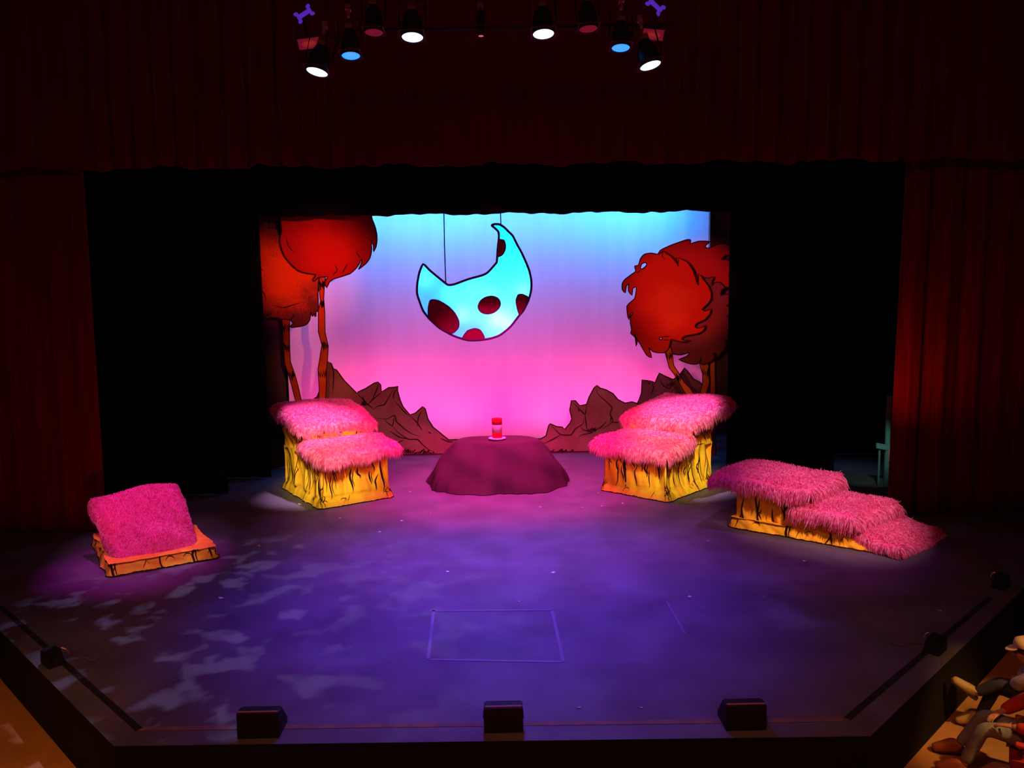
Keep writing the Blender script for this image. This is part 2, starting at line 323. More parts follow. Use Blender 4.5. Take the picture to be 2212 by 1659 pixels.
# left pair of trees
YA, YB = 20.2, 19.9
tA = empty('painted_tree', (dp(696, 860, YA).x, YA, 0), 'tall painted tree cut-out with big red round crown, left side beside the backdrop', 'scenery', 'painted tree cut-outs')
tB = empty('painted_tree', (dp(640, 860, YB).x, YB, 0), 'painted tree cut-out with orange-centred mauve crown at the far left of the backdrop', 'scenery', 'painted tree cut-outs')
tC = empty('painted_tree', (dp(1475, 850, 19.9).x, 19.9, 0), 'painted tree cut-out with flame-edged orange red crown, foremost on the right', 'scenery', 'painted tree cut-outs')
tD = empty('painted_tree', (dp(1520, 850, 20.15).x, 20.15, 0), 'painted tree cut-out with dull mauve brown crown, right side behind the orange one', 'scenery', 'painted tree cut-outs')
tE = empty('painted_tree', (dp(1500, 850, 20.4).x, 20.4, 0), 'painted tree cut-out with crimson crown rising highest on the right', 'scenery', 'painted tree cut-outs')
def inv(t, o): o.location = -t.location; return o       # parts are modelled in world space
OA = [(255,-60),(450,-260),(700,-280),(880,-120),(935,30),(950,115),(972,170),(988,235),(990,285),(983,335),(962,375),(963,345),(958,315),(946,312),(948,345),(945,382),(933,425),(905,465),(845,512),(862,480),(873,440),(868,432),(850,470),(825,505),(780,545),(700,572),(650,587),(618,612),(598,655),(584,625),(590,592),(608,572),(580,570),(530,576),(505,602),(492,590),(515,553),(440,542),(375,520),(312,462),(268,405),(242,340),(233,280),(248,210),(236,110)]
OB = [(-60,200),(0,160),(60,180),(110,130),(140,108),(150,190),(178,188),(212,203),(240,270),(400,300),(530,560),(536,610),(530,700),(533,835),(515,838),(514,872),(506,880),(500,852),(490,876),(482,870),(474,842),(466,905),(440,940),(400,955),(330,964),(312,955),(335,935),(312,905),(250,900),(180,890),(130,897),(50,885),(-60,880),(-150,600)]
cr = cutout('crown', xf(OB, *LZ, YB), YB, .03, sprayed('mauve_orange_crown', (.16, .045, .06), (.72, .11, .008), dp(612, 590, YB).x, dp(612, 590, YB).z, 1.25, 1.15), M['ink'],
    [xf(s, *LZ, YB) for s in ([(80,888),(130,870),(180,848)], [(250,900),(320,900),(350,860)], [(50,480),(80,500),(100,520)], [(60,640),(110,700),(130,760)], [(180,790),(260,810),(330,790),(400,770)])], parent=tB); inv(tB, cr)
inv(tB, trunk('trunk', [(250,880),(255,1000),(265,1150),(270,1240),(300,1330),(325,1420),(340,1480),(355,1535),(390,2125)], [(310,880),(308,1000),(310,1130),(315,1230),(350,1330),(375,1420),(400,1530),(440,2125)], LZ, YB+.035, tB, (960, 1110, 1330, 1650), M['trunk'], 1))
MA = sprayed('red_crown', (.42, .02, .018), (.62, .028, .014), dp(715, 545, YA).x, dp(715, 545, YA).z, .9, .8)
cr = cutout('crown', xf(OA, *LZ, YA-.45), YA-.45, .03, MA, M['ink'], [xf(s, *LZ, YA-.45) for s in ([(640,560),(680,520),(660,470)], [(720,540),(760,470)], [(920,270),(950,300)], [(830,380),(860,420)], [(280,250),(300,330),(345,380)])], parent=tA); inv(tA, cr)
inv(tA, trunk('trunk', [(545,560),(535,640),(550,760),(533,830),(533,1000),(560,1100),(545,1200),(530,1290),(540,1450),(535,1520),(530,2125)], [(588,560),(580,640),(575,740),(583,850),(585,1000),(610,1110),(605,1210),(595,1300),(595,1400),(588,1520),(592,2125)], LZ, YA-.4, tA, (625, 770, 1100, 1320, 1620), M['trunk'], 2))
# right trio
OC = [(440,395),(480,370),(500,385),(545,415),(590,470),(597,488),(580,425),(620,430),(670,460),(710,520),(740,610),(752,635),(755,545),(790,590),(830,640),(850,690),(850,740),(825,780),(778,825),(810,835),(848,820),(840,860),(800,905),(740,930),(725,955),(745,970),(790,960),(805,945),(800,975),(770,1005),(710,1020),(650,1030),(620,1050),(640,1065),(690,1065),(640,1078),(590,1070),(540,1055),(530,1090),(520,1130),(490,1160),(430,1160),(395,1150),(365,1120),(375,1150),(388,1200),(350,1180),(325,1140),(300,1095),(270,1050),(255,1015),(275,1070),(268,1110),(262,1050),(250,1030),(225,1010),(232,980),(222,930),(225,880),(242,852),(225,855),(210,905),(200,860),(195,800),(220,770),(255,740),(265,700),(268,650),(240,660),(235,715),(208,680),(208,640),(215,625),(190,640),(183,695),(160,670),(158,625),(180,590),(240,545),(265,525),(255,485),(285,480),(300,430),(330,395),(385,385)]
OE = [(440,385),(480,350),(560,315),(665,280),(693,285),(688,315),(710,305),(760,292),(842,295),(820,315),(805,335),(825,348),(860,335),(900,318),(950,310),(1000,330),(1045,380),(1043,412),(1000,400),(960,405),(930,435),(970,435),(1010,460),(1025,500),(1020,530),(995,540),(990,565),(1020,590),(1030,630),(1010,650),(960,650),(930,630),(860,660),(700,650),(500,500)]
OD = [(790,590),(830,580),(875,570),(860,600),(855,645),(880,615),(920,612),(960,655),(935,670),(925,715),(960,705),(1000,710),(1018,735),(1010,770),(965,800),(1000,800),(1010,850),(1000,875),(975,875),(1010,900),(1015,960),(985,1050),(968,1070),(970,1100),(950,1140),(905,1190),(885,1210),(893,1170),(870,1160),(880,1200),(845,1235),(800,1252),(765,1245),(780,1190),(755,1245),(700,1250),(650,1235),(598,1213),(660,1190),(685,1158),(620,1178),(560,1172),(540,1165),(530,1100),(540,1000),(700,800)]
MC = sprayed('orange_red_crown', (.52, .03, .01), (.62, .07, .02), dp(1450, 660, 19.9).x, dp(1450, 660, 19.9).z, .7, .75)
inv(tC, cutout('crown', xf(OC, *RZ, 19.9), 19.9, .03, MC, M['ink'], [xf(s, *RZ, 19.9) for s in ([(590,480),(600,430)], [(480,370),(470,410),(490,430)], [(470,1035),(530,1035)], [(475,1062),(528,1062)], [(300,520),(270,540)])],
    [xf([(300,505),(310,470),(335,458),(352,470),(340,490),(315,508)], *RZ, 19.9), xf([(445,1050),(460,1038),(472,1048),(462,1062)], *RZ, 19.9)], parent=tC))
inv(tC, trunk('trunk', [(475,1120),(490,1150),(510,1220),(525,1280),(565,1330),(600,1390),(640,1460),(700,1560),(700,2125)], [(536,1120),(548,1170),(560,1260),(600,1320),(640,1390),(690,1440),(715,1480),(770,1560),(770,2125)], RZ, 19.935, tC, (1180, 1350), M['trunk2'], 3))
MD = sprayed('mauve_brown_crown', (.2, .05, .075), (.24, .05, .05), dp(1530, 700, 20.15).x, dp(1530, 700, 20.15).z, .6, .6)
inv(tD, cutout('crown', xf(OD, *RZ, 20.15), 20.15, .03, MD, M['ink'], [xf(s, *RZ, 20.15) for s in ([(935,670),(925,700),(935,720)], [(960,1050),(980,1090)])], parent=tD))
inv(tD, trunk('trunk', [(760,1245),(785,1330),(785,1400),(765,1475),(740,1600),(740,2125)], [(830,1245),(832,1320),(838,1400),(810,1480),(790,1600),(790,2125)], RZ, 20.185, tD, (1310,), M['trunk2'], 4))
ME = sprayed('crimson_crown', (.4, .022, .04), (.42, .025, .04), dp(1510, 570, 20.4).x, dp(1510, 570, 20.4).z, .6, .5)
inv(tE, cutout('crown', xf(OE, *RZ, 20.4), 20.4, .03, ME, M['ink'], [xf(s, *RZ, 20.4) for s in ([(1000,545),(1020,560)],)], parent=tE))
inv(tE, trunk('trunk', [(800,640),(840,1200),(850,2125)], [(850,640),(880,1200),(890,2125)], RZ, 20.44, tE, (), M['trunk2'], 5))
# netting the trees are glued to
def net(px0, px1, py0, Y, label, col, seed):
    a = dp(px0, 700, Y).x; b = dp(px1, 700, Y).x; nx = 40; nz = 20; r = random.Random(seed); p = r.random()*6; V = []
    for j in range(nz+1):
        for i in range(nx+1):
            x = a+(b-a)*i/nx; V.append((x, Y+.05*math.sin(x*9+p+.2*j), .02+(7.4-.02)*j/nz))
    o = mesh('scenery_net', V, [(j*(nx+1)+i, j*(nx+1)+i+1, (j+1)*(nx+1)+i+1, (j+1)*(nx+1)+i) for j in range(nz) for i in range(nx)], net_mat('net_'+str(seed), col))
    return tag(o, label, 'netting')
net(556, 612, 470, 20.6, 'strip of purple scenery netting hanging behind the left painted trees', (.12, .07, .11), 1)
net(1527, 1592, 460, 20.75, 'strip of dark purple scenery netting hanging behind the right painted trees', (.12, .07, .11), 2)
# ground rows of mountains
M['rock'] = mat('mauve_brown_rock_paint', (.26, .11, .1), .9, col2=(.34, .19, .17), scale=.9, stretch=(1, 1, .8), lo=.4, hi=.62, spec=.03)
M['rock2'] = mat('dark_mauve_rock_paint', (.13, .055, .08), .9, col2=(.19, .09, .12), scale=1.2, lo=.4, hi=.62, spec=.03)
ML = (540, 760, 4.809); MR = (1150, 780, 5.395)
def mountain(name, O, oz, Y, m, label, strokes, grass, sw=.035):
    W = xf(O, *oz, Y); zb = .0
    W = [(x, max(z, .01)) for x, z in W]
    S = [xf(s, *oz, Y) for s in strokes]
    r = random.Random(5)
    for gx0, gx1, gy in grass:
        x = gx0
        while x < gx1:
            h = r.uniform(15, 60); S.append(xf([(x, gy), (x+h*.35, gy-h*.6), (x+h*.8*r.choice((1, .4)), gy-h)], *oz, Y)); x += r.uniform(8, 22)
    mb = MB(); plate(mb, W, Y, .04, (), 0, 1); ribbon(mb, W, .035, Y-.004, 1, True)
    for s in S: ribbon(mb, dense(s, False, 3), sw, Y-.006, 1, False, True)
    o = mb.build(name, [m, M['ink']]); tag(o, label, 'scenery'); o['label'] = label
    # wooden brace feet at the back
    return o
mountain('painted_mountain_range', [(640,1300),(640,560),(655,495),(700,465),(760,300),(800,98),(845,122),(865,175),(900,190),(980,300),(1110,430),(1120,418),(1200,382),(1290,325),(1330,315),(1358,342),(1368,415),(1440,372),(1500,368),(1538,357),(1532,400),(1560,500),(1590,570),(1662,655),(1720,635),(1795,568),(1820,590),(1850,700),(1905,785),(1940,812),(2000,862),(2065,915),(2130,912),(2300,912),(2300,1300)], ML, 21.2, M['rock'],
    'long painted mountain cut-out with peaks falling towards the centre, left of the mound',
    [[(1110,430),(1225,545),(1290,600)], [(1340,330),(1310,410),(1268,500)], [(1368,418),(1270,500),(1225,550)], [(1500,372),(1430,495),(1392,550),(1330,562),(1285,600)], [(1530,370),(1490,450),(1492,490)], [(1510,515),(1600,620),(1650,660)], [(1305,685),(1420,697),(1503,658),(1520,722),(1605,800),(1680,850),(1785,885)], [(1500,665),(1478,770),(1400,708)], [(1478,765),(1530,830),(1640,905),(1740,910),(1790,960),(1850,1010),(1930,1050)], [(1662,660),(1740,740),(1790,820)], [(1778,620),(1750,680),(1738,780)], [(1600,915),(1540,940),(1500,930)], [(1450,820),(1550,885),(1640,905)], [(1975,895),(2060,932),(2110,935)], [(845,150),(870,220),(860,440)], [(1165,460),(1185,500),(1200,560)], [(1850,830),(1885,850)]],
    [(1560, 1900, 1062), (1150, 1230, 560)])
mountain('painted_mountain_range', [(-40,905),(100,905),(160,870),(190,750),(208,730),(280,762),(350,770),(378,795),(440,720),(460,670),(435,570),(455,460),(500,460),(550,520),(630,505),(660,420),(720,310),(752,283),(790,315),(860,335),(940,380),(1000,450),(1080,490),(1160,475),(1200,487),(1330,560),(1400,1300),(-40,1300)], MR, 21.2, M['rock'],
    'painted mountain cut-out with one broad pointed peak, right of the mound',
    [[(752,300),(757,375),(880,490),(928,545),(905,620),(938,700),(850,770),(760,800)], [(630,510),(615,620),(560,570),(470,480)], [(615,620),(625,720),(640,805)], [(208,740),(270,800),(330,855),(450,860),(500,790),(590,730),(610,640)], [(330,860),(240,910),(140,960)], [(560,750),(590,800),(640,812),(700,832),(570,862),(530,900)], [(930,715),(1010,715)], [(905,620),(920,660),(900,720)], [(530,560),(550,590)], [(870,700),(800,770),(730,800)]],
    [(640, 740, 830), (200, 460, 1075), (560, 720, 1080), (20, 110, 1000)])
mountain('painted_mountain_range', [(1180,560),(1240,460),(1272,370),(1278,218),(1340,228),(1400,240),(1430,250),(1460,182),(1478,140),(1560,182),(1640,215),(1670,195),(1715,160),(1775,80),(1810,120),(1880,210),(1940,240),(1980,272),(2080,320),(2090,1250),(1180,1250)], MR, 21.5, M['rock2'],
    'dark painted mountain cut-out with three peaks behind the right painted trunks',
    [[(1400,250),(1410,320),(1380,400)], [(1478,200),(1520,280),(1600,320),(1640,240)], [(1775,110),(1720,190),(1740,240)], [(1340,240),(1370,270)]], [(1560, 1620, 300)])
# the low black row that joins the two ranges, behind the mound
mb = MB(); a = dp(955, 951, 21.6); b = dp(1190, 951, 21.6); mb.box(((a.x+b.x)/2, 21.6, .18), (b.x-a.x+.6, .05, .3)); o = mb.build('footlight_mask', M['black']); tag(o, 'low black masking board on the floor behind the mound', 'board')
# scrap of painted foliage at the far left
W = xf([(85,690),(120,760),(160,840),(190,900),(165,960),(130,1005),(110,960),(95,850),(60,760)], *ML, 19.7)
o = cutout('painted_leaf_flat', W, 19.7, .03, mat('rust_leaf_paint', (.4, .06, .02), .9, col2=(.25, .05, .01), scale=6), M['ink']); tag(o, 'small rust orange leaf shape on the dark flat at the far left', 'scenery')
mb = MB(); plate(mb, dense(xf([(40,620),(120,640),(230,700),(330,760),(400,900),(420,1180),(40,1180)], *ML, 19.76), True, 2), 19.76, .03, (), 0, 0)
o = mb.build('painted_bush_flat', mat('dark_green_bush_paint', (.018, .016, .008), .9, col2=(.03, .035, .012), scale=3)); tag(o, 'dark olive painted bush flat low behind the left furry block', 'scenery')

# ------------------------------------------------------------------ the moon
MZ = (860, 450, 5.026); YM = 19.4
OM = [(1015,185),(1050,172),(1100,175),(1150,205),(1200,255),(1245,300),(1290,390),(1340,480),(1390,590),(1425,680),(1445,780),(1445,880),(1415,1000),(1360,1110),(1310,1170),(1220,1285),(1110,1375),(1010,1412),(900,1430),(780,1435),(690,1415),(590,1380),(450,1300),(340,1200),(270,1110),(225,990),(205,920),(208,820),(230,700),(272,605),(340,670),(430,745),(530,825),(560,832),(610,825),(760,770),(920,725),(980,690),(1060,600),(1072,580),(1080,450),(1095,300),(1085,250),(1050,215)]
W = dense(xf(OM, *MZ, YM), True, 3)
mo = empty('crescent_moon', (dp(1030, 735, YM).x, YM, dp(1030, 735, YM).z), 'large glowing cyan crescent moon with wine red spots hanging on two cables', 'moon')
mw = bpy.data.materials.new('translucent_moon_cloth'); mw.use_nodes = True; nt = mw.node_tree
tr = nt.nodes.new('ShaderNodeBsdfTranslucent'); tr.inputs[0].default_value = (.4, .85, .95, 1); di = nt.nodes.new('ShaderNodeBsdfDiffuse'); di.inputs[0].default_value = (.12, .35, .5, 1)
mx = nt.nodes.new('ShaderNodeMixShader'); mx.inputs[0].default_value = .3; nt.links.new(tr.outputs[0], mx.inputs[1]); nt.links.new(di.outputs[0], mx.inputs[2]); nt.links.new(mx.outputs[0], nt.nodes['Material Output'].inputs[0])
mwhite = mat('white_moon_interior', (.8, .85, .9), .9); mout = mat('violet_moon_outline', (.1, .012, .16), .8, spec=.05); mspot = mat('wine_red_spot_paint', (.24, .015, .05), .8, col2=(.21, .014, .055), scale=2, spec=.05)
DM = .34
tri = [tuple(t) for t in tessellate_polygon([[Vector((p[0], p[1], 0)) for p in W]])]
inv(mo, mesh('face_cloth', [(p[0], YM, p[1]) for p in W], tri, mw, mo))
nW = len(W)
inv(mo, mesh('shell', [(p[0], YM, p[1]) for p in W]+[(p[0], YM+DM, p[1]) for p in W], [(i, (i+1) % nW, (i+1) % nW+nW, i+nW) for i in range(nW)]+[tuple(i+nW for i in reversed(t)) for t in tri], mwhite, mo))
mb = MB(); ribbon(mb, W, .055, YM-.012, 0, True); o = mb.build('outline', mout, mo); inv(mo, o); sd = o.modifiers.new('t', 'SOLIDIFY'); sd.thickness = .015
def ell(cx, cy, rx, ry, rot, n=22): return [(cx+rx*math.cos(t)*math.cos(rot)-ry*math.sin(t)*math.sin(rot), cy+rx*math.cos(t)*math.sin(rot)+ry*math.sin(t)*math.cos(rot)) for t in [2*math.pi*k/n for k in range(n)]]
spots = [[(1083,345),(1110,338),(1150,345),(1168,390),(1165,450),(1140,500),(1110,520),(1078,520)], ell(990, 1050, 125, 95, -.32), [(1412,965),(1380,945),(1350,930),(1300,938),(1278,1000),(1290,1080),(1318,1163),(1362,1105)],
    [(340,1010),(370,990),(440,1000),(550,1065),(620,1140),(660,1220),(660,1290),(630,1330),(575,1362),(450,1296),(335,1190),(325,1100)], [(695,1410),(750,1330),(830,1303),(890,1320),(925,1370),(935,1422),(780,1430)]]
for s in spots:
    S = dense(xf(s, *MZ, YM), True, 2); mb = MB(); plate(mb, S, YM-.02, .012, (), 0, 0); ribbon(mb, S, .02, YM-.024, 1, True); inv(mo, mb.build('spot', [mspot, mout], mo))
def bulb(px, py, col, W_):
    p = dp(860+px/5.026, 450+py/5.026, YM); l = bpy.data.lights.new('moon_bulb', 'POINT'); l.energy = W_; l.color = col; l.shadow_soft_size = .06
    o = bpy.data.objects.new('moon_bulb', l); C.objects.link(o); o.location = (p.x, YM+DM*.6, p.z)
for a in ((1215, 700, (.0, .68, 1), 15), (1365, 900, (.1, .8, 1), 11), (990, 960, (.06, .72, 1), 12), (1060, 1190, (.3, .5, 1), 9), (1190, 420, (.0, .7, 1), 8), (800, 900, (.03, .6, 1), 10), (560, 930, (.04, .34, 1), 7), (300, 760, (.06, .38, 1), 6), (1130, 255, (.0, .55, 1), 3), (700, 1150, (.25, .32, 1), 7), (270, 1040, (.12, .03, 1), 2.5), (660, 1370, (.12, .03, 1), 2), (1180, 1240, (.35, .4, 1), 7)): bulb(*a)
for px, py, py2, lb in ((963, 616, 400, 'long thin dark cable holding the moon at its inner hollow'), (1082, 487, 400, 'short thin dark cable holding the moon near its upper tip')):
    a = dp(px, py, YM+.1); mb = MB(); mb.tube([(a.x, YM+.1, a.z), (a.x-.01, YM+.1, a.z+1), (a.x, YM+.1, 8.1)], .014, 8); tag(mb.build('hanging_cable', M['metal']), lb, 'cable')
mb = MB(); mb.tube([(-7, YM+.1, 8.1), (7, YM+.1, 8.1)], .025, 10); tag(mb.build('fly_bar', M['pipe']), 'steel fly bar above the backdrop carrying the moon cables', 'bar')

# ------------------------------------------------------------------ furry blocks
def hsh(*a): return math.sin(a[0]*12.9898+(a[1] if len(a) > 1 else 0)*78.233)*43758.5453 % 1
def fur(name, q, parent, blades=13000, skirt=.16, length=.13, drop=.2, wid=.013, seed=1, bulge=.05, puff=.05, label=None, shag=1.0, wob=.022):
    # q: four top corners, front-left, front-right, back-right, back-left.  A soft pad with a hanging skirt, covered in strands.
    rs = np.random.RandomState(seed); q = [np.array(p, float) for p in q]; n = 28
    def top(u, v):
        p = q[0]*(1-u)*(1-v)+q[1]*u*(1-v)+q[2]*u*v+q[3]*(1-u)*v
        eu = 1-abs(2*u-1)**10; ev = 1-abs(2*v-1)**10
        z = puff*(eu*ev)+wob*math.sin(u*7+seed)*math.sin(v*6+seed*2)-puff
        return p+np.array([0, 0, z])
    V = [top(i/n, j/n) for j in range(n+1) for i in range(n+1)]; Fc = [(j*(n+1)+i, j*(n+1)+i+1, (j+1)*(n+1)+i+1, (j+1)*(n+1)+i) for j in range(n) for i in range(n)]
    ntop = len(Fc)
    ring = [i for i in range(n)]+[j*(n+1)+n for j in range(n)]+[n*(n+1)+n-i for i in range(n)]+[(n-j)*(n+1) for j in range(n)]
    cen = sum(q)/4; m = len(ring); prev = ring; ns = 5
    for k in range(1, ns+1):
        t = k/ns; cur = []
        for a, idx in enumerate(ring):
            p = V[idx]; out = p-cen; out[2] = 0; out = out/np.linalg.norm(out)
            w_ = bulge*math.sin(min(1, t*1.1)*math.pi*.6)
            dz = skirt*t*(1+.22*math.sin(a*.55+seed)+.12*math.sin(a*1.7+seed*3))
            V.append(p+out*w_-np.array([0, 0, dz])); cur.append(len(V)-1)
        for a in range(m): Fc.append((prev[a], cur[a], cur[(a+1) % m], prev[(a+1) % m]))
        prev = cur
    Va = np.array(V); Fa = np.array(Fc)
    # underside closes the pad
    base_n = len(V)
    A, B, Cc, D = Va[Fa[:, 0]], Va[Fa[:, 1]], Va[Fa[:, 2]], Va[Fa[:, 3]]
    nr = np.cross(Cc-A, D-B); ar = np.linalg.norm(nr, axis=1)/2; nr = nr/np.linalg.norm(nr, axis=1)[:, None]
    cf = (A+B+Cc+D)/4; sgn = np.sign(np.sum(nr*(cf-(cen-np.array([0, 0, skirt+.3]))), axis=1)); nr = nr*sgn[:, None]
    wt = ar.copy(); wt[ntop:] *= 2.0; wt[ntop+m*(ns-1):] *= 2.0
    pick = rs.choice(len(Fa), size=blades, p=wt/wt.sum()); u = rs.rand(blades, 1); v = rs.rand(blades, 1)
    P = A[pick]*(1-u)*(1-v)+B[pick]*u*(1-v)+Cc[pick]*u*v+D[pick]*(1-u)*v
    N = nr[pick]; side = (pick >= ntop).astype(float)[:, None]
    def fld(s): return np.sin(P[:, 0]*5.1*s+seed)+np.sin(P[:, 1]*6.3*s+seed*2+P[:, 2]*4)+.7*np.sin((P[:, 0]+P[:, 1]+P[:, 2])*13*s)
    comb = np.stack([fld(1), fld(1.3), np.zeros(blades)], 1)*.35
    jit = rs.randn(blades, 3)*.38
    Dv = N*(.38-.05*side)+comb*(1-.55*side)+jit*shag*(1-.45*side)+np.array([0, 0, -1.15])*side+np.array([0, 0, -.15])*(1-side)
    Dv /= np.linalg.norm(Dv, axis=1)[:, None]
    dn = np.sum(Dv*N, axis=1)[:, None]; Dv = Dv+N*np.maximum(0, .26-dn); Dv /= np.linalg.norm(Dv, axis=1)[:, None]
    L = (length*.6*(1-side)+drop*side)*(.55+.7*rs.rand(blades, 1)); stray = (rs.rand(blades, 1) < .03); L = L*(1+.45*stray)
    if not isinstance(side, float): L = L*(1-.15*side)
    T = np.cross(Dv, rs.randn(blades, 3)); T /= np.linalg.norm(T, axis=1)[:, None]
    g = np.array([0, 0, -1.])
    Mid = P+Dv*L*.55+N*.01; Tip = P+Dv*L*.95+g*L*.22
    lowcl = .01
    Mid[:, 2] = np.maximum(Mid[:, 2], lowcl+.01); Tip[:, 2] = np.maximum(Tip[:, 2], lowcl)
    hw = wid*(.6+.8*rs.rand(blades, 1))/2
    root = P-N*.01
    allv = np.stack([root-T*hw, root+T*hw, Mid+T*hw*.8, Mid-T*hw*.8, Tip], 1).reshape(-1, 3)
    allf = []
    for k in range(blades):
        b = base_n+k*5; allf.append((b, b+1, b+2, b+3)); allf.append((b+3, b+2, b+4))
    bot = tuple(prev[::-1])
    o = mesh(name, np.vstack([Va, allv]).tolist(), Fc+[bot]+allf, [M['fur_core'], M['fur']], parent, False, [0]*(len(Fc)+1)+[1]*len(allf))
    if label: o['label'] = label
    return o

def wall_pt(P, per, s, t, h0, h1, lip, seed, flare_top=.04, rec=0.0):
    # point and outward normal on the draped canvas wall
    s = s % per[-1]
    i = 0
    while per[i+1] < s: i += 1
    a, b = P[i], P[(i+1) % len(P)]; k = (s-per[i])/(per[i+1]-per[i]); x = a[0]+(b[0]-a[0])*k; y = a[1]+(b[1]-a[1])*k
    dx, dy = b[0]-a[0], b[1]-a[1]; l = math.hypot(dx, dy); nx_, ny_ = dy/l, -dx/l
    z = h0+(h1-h0)*t; zz = z-h0
    off = -rec
    if lip: off += .13*max(0, 1-zz/.2)**.5*(1 if zz < .17 else .6*math.exp(-(zz-.17)*9)) if zz < .2 else .10*math.exp(-(zz-.17)*6)*.6
    if lip: off -= .085
    env = min(1, (k*l)/.12, ((1-k)*l)/.12)
    off += env*(.035*math.sin(s*5.5+seed+2.4*math.sin(s*2.3+t*2.6))+.022*math.sin(s*13+seed*3+t*5+2*math.sin(s*4))+.01*math.sin(s*31+t*9+seed))*(1 if zz > .2 or not lip else .45)
    off += flare_top*max(0, t-.8)/.2
    return Vector((x+nx_*off, y+ny_*off, z)), Vector((nx_, ny_, 0))
def block_wall(mb, P, h0, h1, lip, seed, strokes=26, rec=0, sw=(.022, .05), cap=True):
    per = [0]
    for a, b in zip(P, P[1:]+P[:1]): per.append(per[-1]+math.hypot(b[0]-a[0], b[1]-a[1]))
    N = int(per[-1]/.03); Mz = max(8, int((h1-h0)/.045)); V = []
    ss = [per[-1]*i/N for i in range(N)]
    for j in range(Mz+1):
        for s in ss: V.append(wall_pt(P, per, s, j/Mz, h0, h1, lip, seed, rec=rec)[0])
    mb.add(V, [(j*N+i, j*N+(i+1) % N, (j+1)*N+(i+1) % N, (j+1)*N+i) for j in range(Mz) for i in range(N)], 0)
    if cap: mb.add(V[-N:], [tuple(range(N))], 0)
    r = random.Random(seed)
    def stroke(pts, w_):
        Q = [wall_pt(P, per, s, max(0, min(1, t)), h0, h1, lip, seed, rec=rec) for s, t in pts]; n = len(Q); VV = []
        for i in range(n):
            d = (Q[min(i+1, n-1)][0]-Q[max(i-1, 0)][0]).normalized(); side = d.cross(Q[i][1]).normalized(); k = w_/2*max(.15, math.sin(math.pi*(i+.4)/(n-.2)))
            p = Q[i][0]+Q[i][1]*.009; VV += [p+side*k, p-side*k]
        mb.add(VV, [(2*i, 2*i+1, 2*i+3, 2*i+2) for i in range(n-1)], 1)
    H = h1-h0
    for _ in range(strokes):
        s = r.uniform(0, per[-1]); t = r.uniform(.2, .9) if lip else r.uniform(.1, .8); ln = r.uniform(.25, .9)/H; pts = []; d = r.choice((-1, 1)); wob = r.uniform(.006, .028)
        for i in range(9): pts.append((s+wob*math.sin(i*.9+r.random())+d*.006*i, t+ln*(i/8-.5)))
        stroke(pts, r.uniform(*sw))
        if r.random() < .35: stroke([(p[0]+.05, p[1]-.04) for p in pts[2:]], sw[0])
        if r.random() < .25: stroke([(pts[4][0]+.02*i*d, pts[4][1]+.035*i/H*(-1)) for i in range(5)], sw[0]*1.2)
    if lip:
        for _ in range(int(per[-1]*2.2)):      # knots and curls near the foot
            s = r.uniform(0, per[-1]); k = r.random()
            if k < .5: stroke([(s+.05*i, (.04+(.1 if i % 2 else .02)+.02*i)/H) for i in range(r.randint(3, 6))], .016)
            else: stroke([(s+.07*math.cos(a*.5), (.1+.06*math.sin(a*.5))/H) for a in range(7)], .016)
        for e in per[:-1]:
            for q in range(4): s = e+r.uniform(-.12, .12); stroke([(s+.01*i*r.choice((-1, 1)), (.03+.05*i)/H) for i in range(6)], .02)
    # dark bottom edge
    stroke_pts = [wall_pt(P, per, s, 0, h0, h1, lip, seed, rec=rec) for s in ss]
    if lip:
        VV = []
        for i, (p, nn) in enumerate(stroke_pts): zt = .018+.012*hsh(i*.37, seed); VV += [p+nn*.012, p+nn*.012+Vector((0, 0, zt))]
        mb.add(VV, [(2*i, 2*((i+1) % N), 2*((i+1) % N)+1, 2*i+1) for i in range(N)], 1)
def rect(F0, a, b, a0, a1, b0, b1):
    # counter-clockwise footprint from local a/b ranges
    pts = [(a0, b0), (a1, b0), (a1, b1), (a0, b1)]; P = [(F0[0]+a[0]*u+b[0]*v, F0[1]+a[1]*u+b[1]*v) for u, v in pts]
    ar = sum(P[i][0]*P[(i+1) % 4][1]-P[(i+1) % 4][0]*P[i][1] for i in range(4))
    return P if ar > 0 else P[::-1]
def at(F0, a, b, u, v): return (F0[0]+a[0]*u+b[0]*v, F0[1]+a[1]*u+b[1]*v)
def crn(px, py, Y): return tuple(dp(px, py, Y))

# left two-level block
F0 = (-3.68, 15.56); a_ = (-.556, .831); b_ = (.84, .545)
bl = empty('furry_step_block', (-4.3, 17.1, 0), 'two-level yellow trunk-like block with pink fur seats, left of the central mound', 'stage block')
mb = MB(); block_wall(mb, rect(F0, a_, b_, 0, 2.35, 0, 1.62), .0, 1.02, True, 21, 64)
block_wall(mb, rect(F0, a_, b_, .95, 2.32, .06, 1.56), .98, 1.42, False, 22, 14)
inv(bl, mb.build('trunk_body', [M['canvas'], M['wood_ink']], bl, True))
Yq = lambda F_0, u, v, A=a_, B=b_: at(F_0, A, B, u, v)[1]
inv(bl, fur('fur_seat', [crn(652, 948, Yq(F0, 1.05, -.08)), crn(703, 981, Yq(F0, -.14, -.08)), crn(857, 952, Yq(F0, -.1, 1.75)), crn(818, 934, Yq(F0, 1.0, 1.72))], bl, 15000, .13, .11, .2, seed=3))
inv(bl, fur('fur_seat', [crn(592, 866, Yq(F0, 2.45, -.08)), crn(652, 914, Yq(F0, 1.0, -.1)), crn(806, 899, Yq(F0, 1.0, 1.7)), crn(757, 857, Yq(F0, 2.45, 1.7))], bl, 17000, .16, .08, .15, seed=4))
